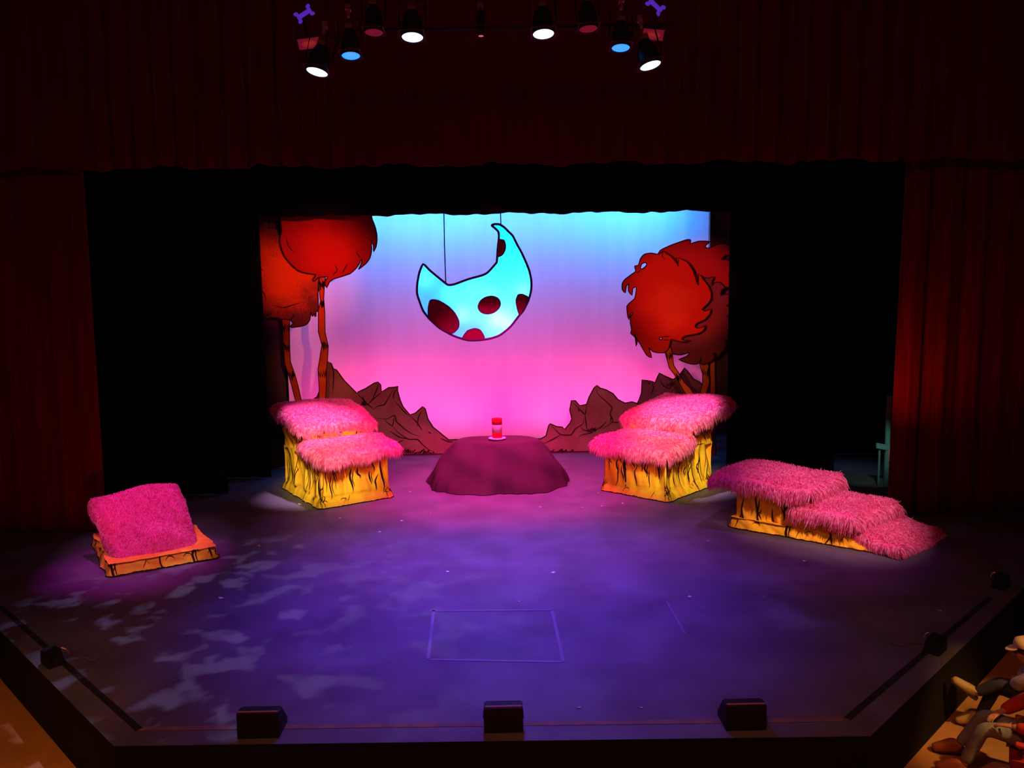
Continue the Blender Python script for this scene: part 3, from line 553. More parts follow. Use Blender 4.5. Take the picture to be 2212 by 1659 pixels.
# right two-level block
F1 = (3.59, 15.6); a1_ = (.684, .73); b1_ = (-.73, .683)
br = empty('furry_step_block', (4.2, 17.0, 0), 'two-level yellow trunk-like block with pink fur seats, right of the central mound', 'stage block')
mb = MB(); block_wall(mb, rect(F1, a1_, b1_, 0, 2.05, 0, 1.66), .0, 1.02, True, 31, 64)
block_wall(mb, rect(F1, a1_, b1_, .9, 2.03, .05, 1.6), .98, 1.42, False, 32, 14)
inv(br, mb.build('trunk_body', [M['canvas'], M['wood_ink']], br, True))
y1 = lambda u, v: at(F1, a1_, b1_, u, v)[1]
inv(br, fur('fur_seat', [crn(1284, 944, y1(-.1, 1.8)), crn(1440, 968, y1(-.14, -.1)), crn(1493, 932, y1(.95, -.08)), crn(1350, 922, y1(.95, 1.72))], br, 16000, .14, .11, .22, seed=5))
inv(br, fur('fur_seat', [crn(1348, 888, y1(.9, 1.72)), crn(1495, 902, y1(.85, -.1)), crn(1579, 853, y1(2.2, -.12)), crn(1438, 846, y1(2.2, 1.7))], br, 18000, .17, .09, .2, seed=6))
# far right stepped block
F2 = (6.52, 12.0); c_ = (-.77, .638); d_ = (.638, .77)
bs = empty('furry_stair_block', (5.8, 13.3, 0), 'long low yellow block with three descending pink fur steps at the far right', 'stage block')
mb = MB(); block_wall(mb, rect(F2, c_, d_, 0.02, 2.78, 0, 1.45), .0, .2, True, 41, 10)
block_wall(mb, rect(F2, c_, d_, 1.5, 2.7, .06, 1.4), .16, .86, False, 42, 34)
block_wall(mb, rect(F2, c_, d_, .95, 1.6, .1, 1.3), .16, .46, False, 43, 8)
block_wall(mb, rect(F2, c_, d_, .1, .9, .12, 1.3), .16, .24, False, 44, 3)
inv(bs, mb.build('trunk_body', [M['canvas'], M['wood_ink']], bs, True))
y2 = lambda u, v: at(F2, c_, d_, u, v)[1]
inv(bs, fur('fur_step', [crn(1848, 1140, y2(.85, -.05)), crn(1944, 1178, y2(-.12, -.1)), crn(2034, 1143, y2(-.15, 1.45)), crn(1935, 1108, y2(.8, 1.35))], bs, 13000, .1, .12, .16, seed=7))
inv(bs, fur('fur_step', [crn(1714, 1083, y2(1.75, -.12)), crn(1843, 1110, y2(.62, -.12)), crn(1941, 1080, y2(.6, 1.45)), crn(1800, 1052, y2(1.75, 1.4))], bs, 15000, .12, .12, .2, seed=8))
inv(bs, fur('fur_step', [crn(1541, 1018, y2(2.92, -.12)), crn(1750, 1050, y2(1.45, -.12)), crn(1820, 1020, y2(1.42, 1.5)), crn(1613, 990, y2(2.9, 1.5))], bs, 19000, .13, .12, .2, seed=9))
# far left slanted block
F3 = (-6.11, 11.74); a3 = (-.556, .831); b3 = (.858, .514)
bt = empty('furry_slant_block', (-6.0, 12.9, 0), 'low orange slab with a tilted magenta fur cushion at the far left', 'stage block')
mb = MB(); block_wall(mb, rect(F3, a3, b3, 0, 2.05, 0, 1.6), .0, .2, True, 51, 8)
inv(bt, mb.build('slab_body', [M['canvas_orange'], M['wood_ink']], bt, True))
y3 = lambda u, v: at(F3, a3, b3, u, v)[1]
qs = [crn(258, 1198, y3(.2, .18)), crn(420, 1166, y3(.2, 1.45)), crn(379, 1032, y3(1.5, 1.5)), crn(196, 1066, y3(1.5, .1))]
mb = MB(); qq = [Vector(p) for p in qs]; low = [Vector((p.x, p.y, .19)) for p in qq]; ce = sum(qq, Vector())/4
V = [(p+(ce-p)*.12)-Vector((0, 0, .14)) for p in qq]+[p+(Vector((ce.x, ce.y, .19))-p)*.12 for p in low]
V = [Vector((v.x, v.y, max(v.z, .19))) for v in V]
mb.add(V, [(0, 1, 2, 3), (7, 6, 5, 4), (0, 4, 5, 1), (1, 5, 6, 2), (2, 6, 7, 3), (3, 7, 4, 0)]); inv(bt, mb.build('wedge_support', M['canvas_orange'], bt))
inv(bt, fur('fur_cushion', qs, bt, 17000, .15, .055, .08, wid=.012, seed=10, puff=.07, wob=.05))

# ------------------------------------------------------------------ central mound and the hat
V = []; nk = 160; prof = []
for j in range(31):
    t = j/30; V_r = []
    for k in range(nk):
        th = 2*math.pi*k/nk; c, s = math.cos(th), math.sin(th)
        e = (1-t)**1.0
        sup = (abs(c)**2.6+abs(s)**2.6)**(-1/2.6)
        rx = .95+(1.66-.95)*e**.9+.05*math.sin(math.pi*t); ry = .52+(1.18-.52)*e**.9
        f = .05*math.sin(th*11+2*math.sin(th*3))*e**1.5+.03*math.sin(th*23+1+3*math.sin(th*5))*e**2+.022*math.sin(th*5+t*9)-.09*math.exp(-((th-4.74)/.045)**2)*e**3
        V.append(((rx*(sup*.4+.6)+f)*c, (ry*(sup*.4+.6)+f)*s, .015+1.03*(t**.92)+(.02 if j else 0)*math.sin(th*4)*e*.5))
for i in range(8):
    q = 1-(i+1)/9.0
    for k in range(nk):
        th = 2*math.pi*k/nk; c, s = math.cos(th), math.sin(th); sup = (abs(c)**2.6+abs(s)**2.6)**(-1/2.6)
        V.append((.93*q*(sup*.4+.6)*c, .5*q*(sup*.4+.6)*s, 1.045+.02*(1-q**3)+.008*math.sin(c*q*9)))
nr_ = 39; Fc = [(j*nk+k, j*nk+(k+1) % nk, (j+1)*nk+(k+1) % nk, (j+1)*nk+k) for j in range(nr_-1) for k in range(nk)]+[tuple((nr_-1)*nk+k for k in range(nk))]
mo_ = mesh('cloth_mound', V, Fc, M['mound'], smooth=True, loc=(.02, 17.62, 0)); tag(mo_, 'flat-topped mound draped in wine brown cloth at centre stage', 'mound')
hx = dp(1074, 943, 17.5); hat = empty('tall_hat', (hx.x, 17.5, 1.082), 'tall straight red top hat with wide pale band and pale brim on the mound', 'hat')
mred = mat('red_hat_felt', (.75, .01, .02), .8, spec=.1); mwh = mat('white_hat_felt', (.8, .62, .55), .8, spec=.1)
br_ = MB(); br_.lathe([(.05, .0), (.19, .0), (.205, .012), (.2, .025), (.12, .03), (.1, .03)], 32); br_.build('brim', mat('pale_brim_felt', (.85, .6, .8), .8), hat, True)
zz = [.02, .16, .34, .475]; rr_ = [.116, .114, .116, .12]
for i in range(3):
    b2 = MB(); b2.lathe([(rr_[i]-.004, zz[i]), (rr_[i]+.003, zz[i]+.01), ((rr_[i]+rr_[i+1])/2+.003, (zz[i]+zz[i+1])/2), (rr_[i+1]+.003, zz[i+1]-.008), (rr_[i+1]-.004, zz[i+1])], 32)
    if i == 2: b2.lathe([(.12, .475), (.11, .485), (.0, .49)], 32)
    b2.build('crown' if i % 2 == 0 else 'hat_band', mred if i % 2 == 0 else mwh, hat, True)

# ------------------------------------------------------------------ floor things
def strip(p0, p1, w_, m, label):
    a, b = Vector(p0), Vector(p1); d = (b-a).normalized(); s = Vector((-d.y, d.x, 0))*w_/2; mb = MB()
    mb.add([a-s, b-s, b+s, a+s]+[v+Vector((0, 0, .003)) for v in (a-s, b-s, b+s, a+s)], [(4, 5, 6, 7), (0, 1, 5, 4), (1, 2, 6, 5), (2, 3, 7, 6), (3, 0, 4, 7)])
    o = mb.build('floor_tape', m); o.location.z = .002; return tag(o, label, 'tape')
mt = mat('worn_brown_tape', (.2, .12, .06), .7, col2=(.13, .09, .06), scale=5); mf = mat('faint_grey_tape', (.17, .16, .19), .6); md = mat('black_cable_groove', (.01, .008, .008), .8)
strip(fl(300, 1575), fl(1820, 1555), .07, mt, 'long worn brown tape line along the front edge of the stage')
strip(fl(0, 1310), fl(300, 1576), .07, md, 'black tape line running parallel to the left slanting edge')
strip(fl(1830, 1553), fl(2140, 1290), .07, md, 'black tape line running parallel to the right slanting edge')
for p, q, lb in (((925, 1425), (1215, 1430), 'front'), ((930, 1320), (1195, 1318), 'back'), ((925, 1425), (937, 1318), 'left'), ((1217, 1430), (1192, 1318), 'right')):
    strip(fl(*p), fl(*q), .04, mf, 'faint grey tape mark on the blue lit floor, %s side of the centre square' % lb)
strip(fl(1480, 1370), fl(1440, 1300), .03, mf, 'short faint grey tape mark right of the centre square')
sc = mat('pale_paper', (.75, .7, .7), .8)
PX = [(967,1236),(1195,1238),(648,1090),(662,1086),(1300,1094),(1345,1088),(1291,1066),(1737,1213),(1528,1170),(478,1293),(820,1150),(868,1126),(930,1110),(1008,1100),(1110,1150),(1167,1096),(886,1063),(600,1044),(735,1120),(1385,1530),(700,1075),(1256,1097),(1540,1085),(1250,1530),(560,1180),(1490,1290),(1120,1300),(1650,1290),(760,1400),(2030,1320)]
for i, (x, y) in enumerate(PX):
    p = fl(x, y); s = rnd.uniform(.012, .045) if i > 9 else rnd.uniform(.035, .07); a = rnd.uniform(0, 3.1); mb = MB()
    V = [(math.cos(a+t)*s*(1 if k % 2 else .7), math.sin(a+t)*s*.5, .003+.01*(k == 1)) for k, t in enumerate((0, 1.3, 3.0, 4.4))]
    mb.add(V+[(v[0], v[1], v[2]+.003) for v in V], [(4, 5, 6, 7), (3, 2, 1, 0), (0, 1, 5, 4), (1, 2, 6, 5), (2, 3, 7, 6), (3, 0, 4, 7)]); o = mb.build('paper_scrap', sc, loc=(p.x, p.y, .004))
    tag(o, 'tiny pale scrap of paper lying on the stage floor', 'paper scrap', 'paper scraps scattered on the stage floor')
# monitor wedges along the front edge
mgr = mat('black_speaker_paint', (.006, .005, .006), .6, col2=(.009, .008, .009), scale=30); mgl = mat('black_speaker_grille', (.006, .006, .006), .8, bump=.4, scale=300)
def wedge(px, py, w_, label, rz=0, k=1.0, ang=0):
    p = fl(px, py); e = empty('stage_monitor', (p.x, p.y, 0), label, 'speaker', 'stage monitors along the front edge', rz)
    d, h, dt = .3*k, .26*k, .13*k; hw = w_/2; mb = MB()
    prof = [(0, 0), (d, 0), (d, .06*k), (dt, h), (0, h)]       # grille slopes towards the performers, high back faces the house
    V = [(-hw, y, z) for y, z in prof]+[(hw, y, z) for y, z in prof]
    mb.add(V, [tuple(range(5))[::-1], tuple(range(5, 10))]+[(i, (i+1) % 5, (i+1) % 5+5, i+5) for i in range(5)]); bevel(mb.build('cabinet', mgr, e), .008)
    dirv = Vector((0, d-dt, .06*k-h)); nv = Vector((0, h-.06*k, d-dt)).normalized()
    g0 = Vector((0, dt, h))+dirv*.08+nv*.006; g1 = Vector((0, dt, h))+dirv*.92+nv*.006; mb = MB(); x = Vector((hw*.9, 0, 0)); th = nv*.006
    mb.add([g0-x, g0+x, g1+x, g1-x, g0-x+th, g0+x+th, g1+x+th, g1-x+th], [(4, 5, 6, 7), (0, 1, 5, 4), (1, 2, 6, 5), (2, 3, 7, 6), (3, 0, 4, 7)]); mb.build('grille', mgl, e)
    mb = MB(); mb.box((0, .03*k, h+.004), (w_*.94, .022*k, .006)); mb.build('edge_strip', mat('worn_edge_metal', (.3, .16, .08), .5), e)
    for s in (-1, 1):
        mb = MB(); mb.box((s*(hw+.004), .1*k, .14*k), (.01, .1*k, .035*k)); mb.build('handle', mgl, e)
    return e
wedge(558, 1596, .41, 'black wedge speaker on the front edge, left of centre')
wedge(1088, 1584, .385, 'black wedge speaker at the centre of the front edge')
wedge(1612, 1579, .4, 'black wedge speaker on the front edge, right of centre')
def cable(pts, label, r=.006):
    mb = MB(); mb.tube(pts, r, 6); return tag(mb.build('cable', mat('grey_cable', (.14, .11, .11), .5), None, True), label, 'cable')
def edge_light(px, py, rz, label, cl):
    p = fl(px, py); e = empty('floor_speaker', (p.x, p.y, 0), label, 'speaker', None, rz); mb = MB(); k = .78
    V = [(-.13, 0, 0), (.13, 0, 0), (.12, .2, 0), (-.12, .2, 0), (-.13, .0, .17), (.13, 0, .17), (.09, .15, .2), (-.09, .15, .2)]
    mb.add(V, [(0, 3, 2, 1), (4, 5, 6, 7), (0, 1, 5, 4), (1, 2, 6, 5), (2, 3, 7, 6), (3, 0, 4, 7)]); bevel(mb.build('cabinet', mgr, e), .012)
    mb = MB(); mb.box((0, -.006, .085), (.2, .01, .12)); mb.build('grille', mgl, e)
    mb = MB(); mb.tube([(.05, .17, .19), (.07, .21, .16), (.08, .24, .1)], .01, 6); mb.build('plug', M['brass'], e)
    s = 1 if rz > 0 else -1
    q = Matrix.Rotation(rz, 4, 'Z') @ Vector((.08, .25, 0))+Vector((p.x, p.y, 0)); q.z = .012
    cable([tuple(q), tuple(q+Vector((-.15*math.copysign(1, p.x), .05, 0))), tuple(q+Vector((-.28*math.copysign(1, p.x), -.02, 0))), tuple(q+Vector((-.36*math.copysign(1, p.x), .06, 0)))], cl)
edge_light(97, 1440, R(-42), 'small black floor speaker on the left slanting stage edge', 'thin grey cable trailing from the left edge floor speaker')
edge_light(2037, 1412, R(42), 'small black floor speaker on the right slanting stage edge, nearer the audience', 'thin grey cable trailing from the nearer right edge floor speaker')
edge_light(2176, 1272, R(42), 'small black floor speaker on the right slanting stage edge, farther back', 'thin grey cable trailing from the farther right edge floor speaker')

# ------------------------------------------------------------------ teal guard rail in the right wing
mteal = mat('teal_painted_steel', (.13, .3, .27), .6, col2=(.1, .24, .22), scale=3)
YR = 16.6; gr = empty('guard_rail', (dp(1921, 1062, YR).x, YR, 0), 'teal metal guard rail and post half hidden behind the right red curtain', 'railing')
def relx(px, py): v = dp(px, py, YR)-Vector((gr.location.x, YR, 0)); return v
a = relx(1921, 855); b = relx(1921, 1062)
mb = MB(); mb.box((a.x, 0, a.z/2), (.085, .06, a.z)); mb.build('post', mteal, gr)
for y0 in (962, 1055):
    v0 = relx(1892, y0); v1 = relx(1960, y0+12); mb = MB(); mb.add([(v0.x, -.04, v0.z-.06), (v1.x, -.04, v1.z-.06), (v1.x, -.04, v1.z+.06), (v0.x, -.04, v0.z+.06), (v0.x, .0, v0.z-.06), (v1.x, .0, v1.z-.06), (v1.x, .0, v1.z+.06), (v0.x, .0, v0.z+.06)], [(0, 1, 2, 3), (7, 6, 5, 4), (0, 4, 5, 1), (1, 5, 6, 2), (2, 6, 7, 3), (3, 7, 4, 0)]); mb.build('rail', mteal, gr)
for xx in (1901, 1941):
    v0 = relx(xx, 965); mb = MB(); mb.box((v0.x, .02, v0.z/2), (.035, .03, v0.z)); mb.build('baluster', mteal, gr)
v = dp(1925, 985, YR-.08); mb = MB(); mb.add([(-.035, 0, -.12), (.04, 0, -.13), (.05, 0, .05), (.03, 0, .12), (-.03, 0, .13), (-.04, 0, .03)]+[(p[0], .04, p[1]) for p in ((-.035, -.12), (.04, -.13), (.05, .05), (.03, .12), (-.03, .13), (-.04, .03))], [tuple(range(6)), tuple(range(11, 5, -1))]+[(i, (i+1) % 6, (i+1) % 6+6, i+6) for i in range(6)])
gl = bevel(mb.build('hanging_glove', mat('salmon_leather', (.6, .22, .14), .8), loc=(v.x, v.y, v.z)), .01); tag(gl, 'salmon coloured work glove hanging on the teal rail', 'glove')
spot('rail_fill', (7.9, 15.0, 2.4), (8.35, 16.6, 1.0), (.55, 1, .85), 80, 34, .8)  # unseen lamp added to make the teal rail visible

# ------------------------------------------------------------------ overhead lighting bar
YL = 11.0
def lens_mat(col, s): return mat('lit_lens', (.1, .1, .1), .3, col, s)
dk = mat('dark_red_gel_painted_glow', (.25, .012, .02), .5, emit=(.35, .012, .03), estr=.28)  # faint emission paints a glow into gels that have no lamp on
def lantern(px, py, label, lens, roll=0, r=.145, power=0, col=(1, 1, 1), tilt=9, frame=True, beam=40):
    p = dp(px, py, YL); e = empty('stage_lantern', tuple(p), label, 'stage light', 'stage lanterns over the front of the stage')
    e.rotation_euler = (R(-tilt), R(roll), 0)
    ml = lens
    mb = MB(); mb.lathe([(0, 0), (r*.6, -.006), (r, 0), (r, .01)], 32); mb.build('lens', ml, e)
    mb = MB(); mb.lathe([(r*1.02, -.012), (r*1.1, -.012), (r*1.1, .07), (r*1.0, .09), (r*.98, .2), (r*.72, .3), (r*.5, .36), (0, .37)], 28); hs = mb.build('housing', M['metal'], e, True)
    mb = MB(); mb.box((0, -.02, .39), (.1, .1, .06)); 
    for i in range(5): mb.box((-.04+i*.02, -.02, .43), (.006, .09, .03))
    mb.build('cooling_cap', mat('dull_bronze', (.16, .11, .07), .6), hs)
    mb = MB(); mb.tube([(-r*1.15, 0, .16), (-r*1.3, 0, .2), (-r*1.25, 0, .5), (0, 0, .56), (r*1.25, 0, .5), (r*1.3, 0, .2), (r*1.15, 0, .16)], .012, 8); yk = mb.build('yoke', M['metal'], e)
    mb = MB(); mb.box((0, 0, .6), (.05, .05, .1)); mb.box((0, 0, .68), (.07, .1, .07)); mb.build('clamp', M['brass'], yk)
    if frame:
        mb = MB()
        for s in (-1, 1): mb.box((s*r*1.14, 0, .015), (.02, r*2.3, .008)); mb.box((0, s*r*1.14, .015), (r*2.3, .02, .008))
        mb.build('gel_frame', mat('dark_frame_metal', (.1, .015, .03), .6), e)
    if power:
        l = bpy.data.lights.new('lantern_beam', 'SPOT'); l.energy = power; l.color = col; l.spot_size = R(beam); l.spot_blend = .8; l.shadow_soft_size = .12
        o = bpy.data.objects.new('lantern_beam', l); C.objects.link(o); o.parent = e; o.location = (0, 0, -.04)
    return e
mwb = bpy.data.materials.new('white_blue_lens')
mwb = lens_mat((.75, .8, 1), 3); mcy = lens_mat((.01, .26, 1), 1.5)
lantern(685, 155, 'lit white stage lantern at the left end, lowest on the left', mwb, 10, power=35, col=(.3, .2, 1))
lantern(891, 80, 'lit white stage lantern left of the middle of the lighting bar', mwb, 0, power=35, col=(.3, .2, 1))
lantern(1174, 73, 'lit white stage lantern right of the middle of the lighting bar', mwb, -2, power=35, col=(.3, .2, 1))
lantern(1405, 141, 'lit white stage lantern at the right end, lowest on the right', mwb, -12, power=35, col=(.3, .2, 1))
lantern(758, 120, 'lantern with glowing cyan blue lens on the left', mcy, -3, r=.125, power=14, col=(.05, .3, 1))
lantern(1341, 103, 'lantern with glowing cyan blue lens on the right', mcy, 2, r=.125, power=14, col=(.05, .3, 1))
lantern(808, 70, 'unlit lantern with dark red filter on the left', dk, 0, r=.125, tilt=6)
lantern(1271, 62, 'unlit lantern with dark red filter on the right', dk, -3, r=.125, tilt=6)
lantern(1039, 77, 'small lantern with tiny pink lens in the middle', mat('pink_lens', (.5, .1, .2), .4, emit=(.8, .12, .25), estr=.8), 0, r=.04, frame=False, tilt=6)
for px, py, ro, lb in ((667, 93, -10, 'left'), (1411, 74, 8, 'right')):
    p = dp(px, py, YL+.5); e = empty('filter_frame', tuple(p), 'dark red filter frame with pleated gel on the %s' % lb, 'filter frame'); e.rotation_euler = (R(-12), R(ro), R(-ro))
    mb = MB(); mb.box((0, 0, 0), (.31, .3, .012)); ge = mb.build('gel', dk, e)
    mb = MB()
    for i in range(9): t = math.pi*i/9+.2; mb.box((0, 0, -.012), (.2, .006, .01), Matrix.Rotation(t, 3, 'Z'))
    mb.build('pleats', mat('red_gel_folds_painted_glow', (.5, .03, .03), .4, emit=(.6, .04, .03), estr=.3), ge)  # pleats brightened by painted-in emission, no lamp behind them
    mb = MB()
    for s in (-1, 1): mb.box((s*.155, 0, 0), (.014, .31, .02)); mb.box((0, s*.15, 0), (.31, .014, .02))
    mb.build('frame', M['metal'], e); mb = MB(); mb.tube([(0, .15, 0), (0, .1, .55)], .012, 8); mb.build('hanger', M['metal'], e)
mvi = mat('bracket_painted_violet_light', (.2, .08, .7), .5, emit=(.12, .03, .75), estr=.5)  # violet tint and emission paint in blue light reflected off the clamps
for px, py, ro, lb in ((657, 30, 32, 'left'), (1416, 12, -42, 'right')):
    p = dp(px, py, YL); mb = MB(); rot = Matrix.Rotation(R(-ro), 3, 'Y')
    mb.box((0, 0, 0), (.17, .05, .05), rot)
    for s in (-1, 1):
        c = rot @ Vector((s*.09, 0, 0)); mb.box(c, (.045, .06, .13), rot)
        mb.box(c+rot @ Vector((s*.015, 0, .06)), (.05, .05, .03), rot); mb.box(c+rot @ Vector((s*.015, 0, -.06)), (.05, .05, .03), rot)
    o = mb.build('clamp_bracket', mvi, loc=tuple(p)); bevel(o, .01); tag(o, 'bone-shaped bracket with reflected blue light painted in as violet glow at the top %s' % lb, 'bracket')
def barz(x, Y=YL+.05): return 8.1
pa, pb = dp(770, 66, YL+.34), dp(1460, 54, YL+.34); mb = MB(); mb.tube([tuple(pa), tuple(pb)], .024, 10); tag(mb.build('lighting_bar', M['pipe']), 'horizontal steel bar carrying the stage lanterns', 'bar')
pa, pb = dp(600, 18, YL+.3), dp(1480, 2, YL+.3); mb = MB(); mb.tube([(pa.x-1, pa.y, 8.62), (pb.x+1, pb.y, 8.62)], .03, 10); tag(mb.build('lighting_bar', M['pipe']), 'upper steel bar close under the ceiling above the lanterns', 'bar')

# ------------------------------------------------------------------ audience seats and people
def skin(name, verts, edges, rad, m, parent, sub=2, root=0):
    me = bpy.data.meshes.new(name); me.from_pydata(verts, edges, []); me.materials.append(m); o = bpy.data.objects.new(name, me); C.objects.link(o); o.parent = parent
    md = o.modifiers.new('skin', 'SKIN'); md.use_smooth_shade = True
    for i, v in enumerate(me.skin_vertices[0].data):
        r = rad[i]; v.radius = r if isinstance(r, tuple) else (r, r); v.use_root = (i == root)
    s = o.modifiers.new('sub', 'SUBSURF'); s.levels = sub; s.render_levels = sub; return o
mseat = mat('red_plush', (.35, .02, .012), .85, col2=(.28, .014, .01), scale=12); mwood = mat('red_padded_arm', (.55, .05, .025), .6)
def seat(x, y, rz, label):
    e = empty('theatre_seat', (x, y, HZ), label, 'seat', 'red theatre seats', rz)     # faces local -Y
    mb = MB(); mb.box((0, -.02, .37), (.5, .48, .1)); bevel(mb.build('seat_cushion', mseat, e), .04, 3)
    mb = MB(); mb.box((0, .27, .68), (.52, .1, .6), Matrix.Rotation(R(-12), 3, 'X')); bevel(mb.build('backrest', mseat, e), .04, 3)
    for s in (-1, 1):
        mb = MB(); mb.box((s*.29, -.02, .62), (.07, .4, .04)); bevel(mb.build('armrest', mwood, e), .015, 3)
        mb = MB(); mb.box((s*.29, .05, .3), (.045, .34, .6)); bevel(mb.build('side_panel', mseat, e), .015, 2)
    return e
FD = R(-55)     # facing direction: local -Y turned towards the stage
def face_rot(dx, dy): return math.atan2(dx, -dy)
seat(5.4, 7.0, face_rot(-.8, .55), 'red theatre seat under the person in the red top, bottom right corner')
seat(6.14, 7.64, face_rot(-.85, .45), 'red theatre seat under the person in the cap, right edge')
mskin = mat('skin', (.55, .26, .16), .6, col2=(.5, .22, .13), scale=8)
mjean = mat('grey_green_jeans', (.26, .25, .2), .9, col2=(.2, .2, .17), scale=20); mred2 = mat('orange_red_sweater', (.55, .045, .015), .9, col2=(.48, .035, .012), scale=20)
mgrey = mat('pale_grey_shirt', (.5, .45, .42), .9, col2=(.35, .3, .32), scale=12); mnavy = mat('dark_navy_trousers', (.04, .045, .07), .9); mtan = mat('tan_yellow_sneaker', (.5, .38, .12), .7); mbrn = mat('brown_leather_shoe', (.35, .1, .035), .5); mcap = mat('cream_cap_cloth', (.6, .45, .22), .8); mhair = mat('dark_brown_hair', (.03, .018, .012), .6)
msole = mat('dark_rubber_sole', (.05, .04, .03), .8); mlace = mat('pale_laces', (.55, .45, .25), .8)
def shoe(name, ankle, toe, m, parent, up_=(0, 0, 1)):
    o = shoe_upper(name, ankle, toe, m, parent, up_); a, t = Vector(ankle), Vector(toe); d = t-a; u = Vector(up_).normalized(); sd = d.cross(u).normalized(); u = sd.cross(d).normalized()
    mb = MB(); V = []
    for k, w_ in ((-.22, .03), (-.1, .042), (.3, .046), (.65, .05), (.92, .038), (1.0, .018)):
        for sg in (-1, 1):
            for h in (-.048, -.012): V.append(a+d*k+sd*sg*w_+u*h*(1 if k < .9 else .8))
    mb.add(V, [f for i in range(5) for f in ((4*i, 4*i+2, 4*i+6, 4*i+4), (4*i+1, 4*i+5, 4*i+7, 4*i+3), (4*i, 4*i+4, 4*i+5, 4*i+1), (4*i+2, 4*i+3, 4*i+7, 4*i+6))]+[(0, 1, 3, 2), (20, 22, 23, 21)]); mb.build('sole', msole, o)
    mb = MB()
    for k in (.3, .42, .54, .66): c = a+d*k+u*(.066-.018*(k-.3)/.36); mb.tube([tuple(c-sd*.022-u*.008), tuple(c+u*.004), tuple(c+sd*.022-u*.008)], .004, 6)
    mb.build('laces', mlace, o); return o
def shoe_upper(name, ankle, toe, m, parent, up_=(0, 0, 1)):
    a, t = Vector(ankle), Vector(toe); d = (t-a); u = Vector(up_); a2 = a-d*.25
    return skin(name, [tuple(a2), tuple(a+d*.2), tuple(a+d*.65), tuple(t), tuple(a+u*.07)], [(0, 1), (1, 2), (2, 3), (1, 4)], [(.06, .06), (.066, .066), (.07, .055), (.055, .045), (.06, .06)], m, parent, 2, 1)
def person(label, P, mtop, mleg, mshoe, cap):
    e = empty('person', (P['hip'][0], P['hip'][1], HZ), label, 'person'); off = -Vector(e.location)
    v = {k: Vector(p)+off for k, p in P.items() if k not in ('face', 'up1', 'up2')}
    fd = Vector(P['face']).normalized(); sd = fd.cross(Vector((0, 0, 1))).normalized()
    # body: one continuous surface
    hip, ch, nk, hd = v['hip'], v['chest'], v['neck'], v['head']
    names = []; V = []; Rr = []; E_ = []
    def add(p, r): V.append(tuple(p)); Rr.append(r); return len(V)-1
    ih = add(hip, (.15, .12)); iw = add(hip.lerp(ch, .5), (.14, .11)); ic = add(ch, (.15, .12)); inn = add(nk, .055); ij = add(hd-Vector((0, 0, .03))+fd*.015, (.075, .085)); ik = add(hd+Vector((0, 0, .055)), (.078, .095))
    E_ += [(ih, iw), (iw, ic), (ic, inn), (inn, ij), (ij, ik)]
    for s in ('L', 'R'):
        sh = add(v['sh'+s], .06); el = add(v['el'+s], .045); wr = add(v['wr'+s], .03); E_ += [(ic, sh), (sh, el), (el, wr)]
        hp = add(hip+(v['kn'+s]-hip)*.22, .085); kn = add(v['kn'+s], .06); an = add(v['an'+s], .042); E_ += [(ih, hp), (hp, kn), (kn, an)]
    skin('body', V, E_, Rr, mskin, e)
    # hands: palm, four fingers, thumb
    for s in ('L', 'R'):
        w0 = v['wr'+s]; dr = (w0-v['el'+s]).normalized(); sx = dr.cross(Vector((0, 0, 1))).normalized(); HV = [tuple(w0-dr*.07), tuple(w0+dr*.06)]; HR = [(.026, .018), (.034, .016)]; HE = [(0, 1)]
        for q in range(4):
            b0 = w0+dr*.085+sx*(.024-.016*q); ln = (.07, .08, .075, .058)[q]; i0 = len(HV)
            HV += [tuple(b0), tuple(b0+dr*ln*.5-Vector((0, 0, .01))), tuple(b0+dr*ln*.85-Vector((0, 0, .035)))]; HR += [.009, .0085, .007]; HE += [(1, i0), (i0, i0+1), (i0+1, i0+2)]
        i0 = len(HV); t0 = w0+dr*.03+sx*.035; HV += [tuple(t0), tuple(t0+dr*.035+sx*.018)]; HR += [.011, .009]; HE += [(0, i0), (i0, i0+1)]
        skin('hand', HV, HE, HR, mskin, e, 1)
    # clothes
    skin('top', [tuple(hip+Vector((0, 0, .03))), tuple(hip.lerp(ch, .5)), tuple(ch), tuple(ch.lerp(nk, .75)), tuple(v['shL']), tuple(v['elL']), tuple(v['elL'].lerp(v['wrL'], .85)), tuple(v['shR']), tuple(v['elR']), tuple(v['elR'].lerp(v['wrR'], .85))],
        [(0, 1), (1, 2), (2, 3), (2, 4), (4, 5), (5, 6), (2, 7), (7, 8), (8, 9)], [(.17, .14), (.165, .135), (.175, .145), .075, .095, .074, .055, .095, .074, .055], mtop, e)
    V2 = [tuple(hip)]; R2 = [(.16, .13)]; E2 = []
    for s in ('L', 'R'):
        i0 = len(V2); V2 += [tuple(hip.lerp(v['kn'+s], .25)), tuple(v['kn'+s]), tuple(v['kn'+s].lerp(v['an'+s], .5)), tuple(v['kn'+s].lerp(v['an'+s], .93))]; R2 += [.105, .078, .066, .058]; E2 += [(0, i0), (i0, i0+1), (i0+1, i0+2), (i0+2, i0+3)]
    skin('trousers', V2, E2, R2, mleg, e)
    shoe('shoe', v['anL'], v['toL'], mshoe, e, P.get('up1', (0, 0, 1))); shoe('shoe', v['anR'], v['toR'], mshoe, e, P.get('up2', (0, 0, 1)))
    # face
    c = hd+Vector((0, 0, .03)); mb = MB()
    for s in (-1, 1): p = c+fd*.086+sd*s*.03; mb.lathe([(0, -.008), (.009, -.005), (.011, 0), (.009, .005), (0, .008)], 10, org=tuple(p))
    mb.build('eyes', mat('dark_eye', (.02, .015, .012), .2), e, True)
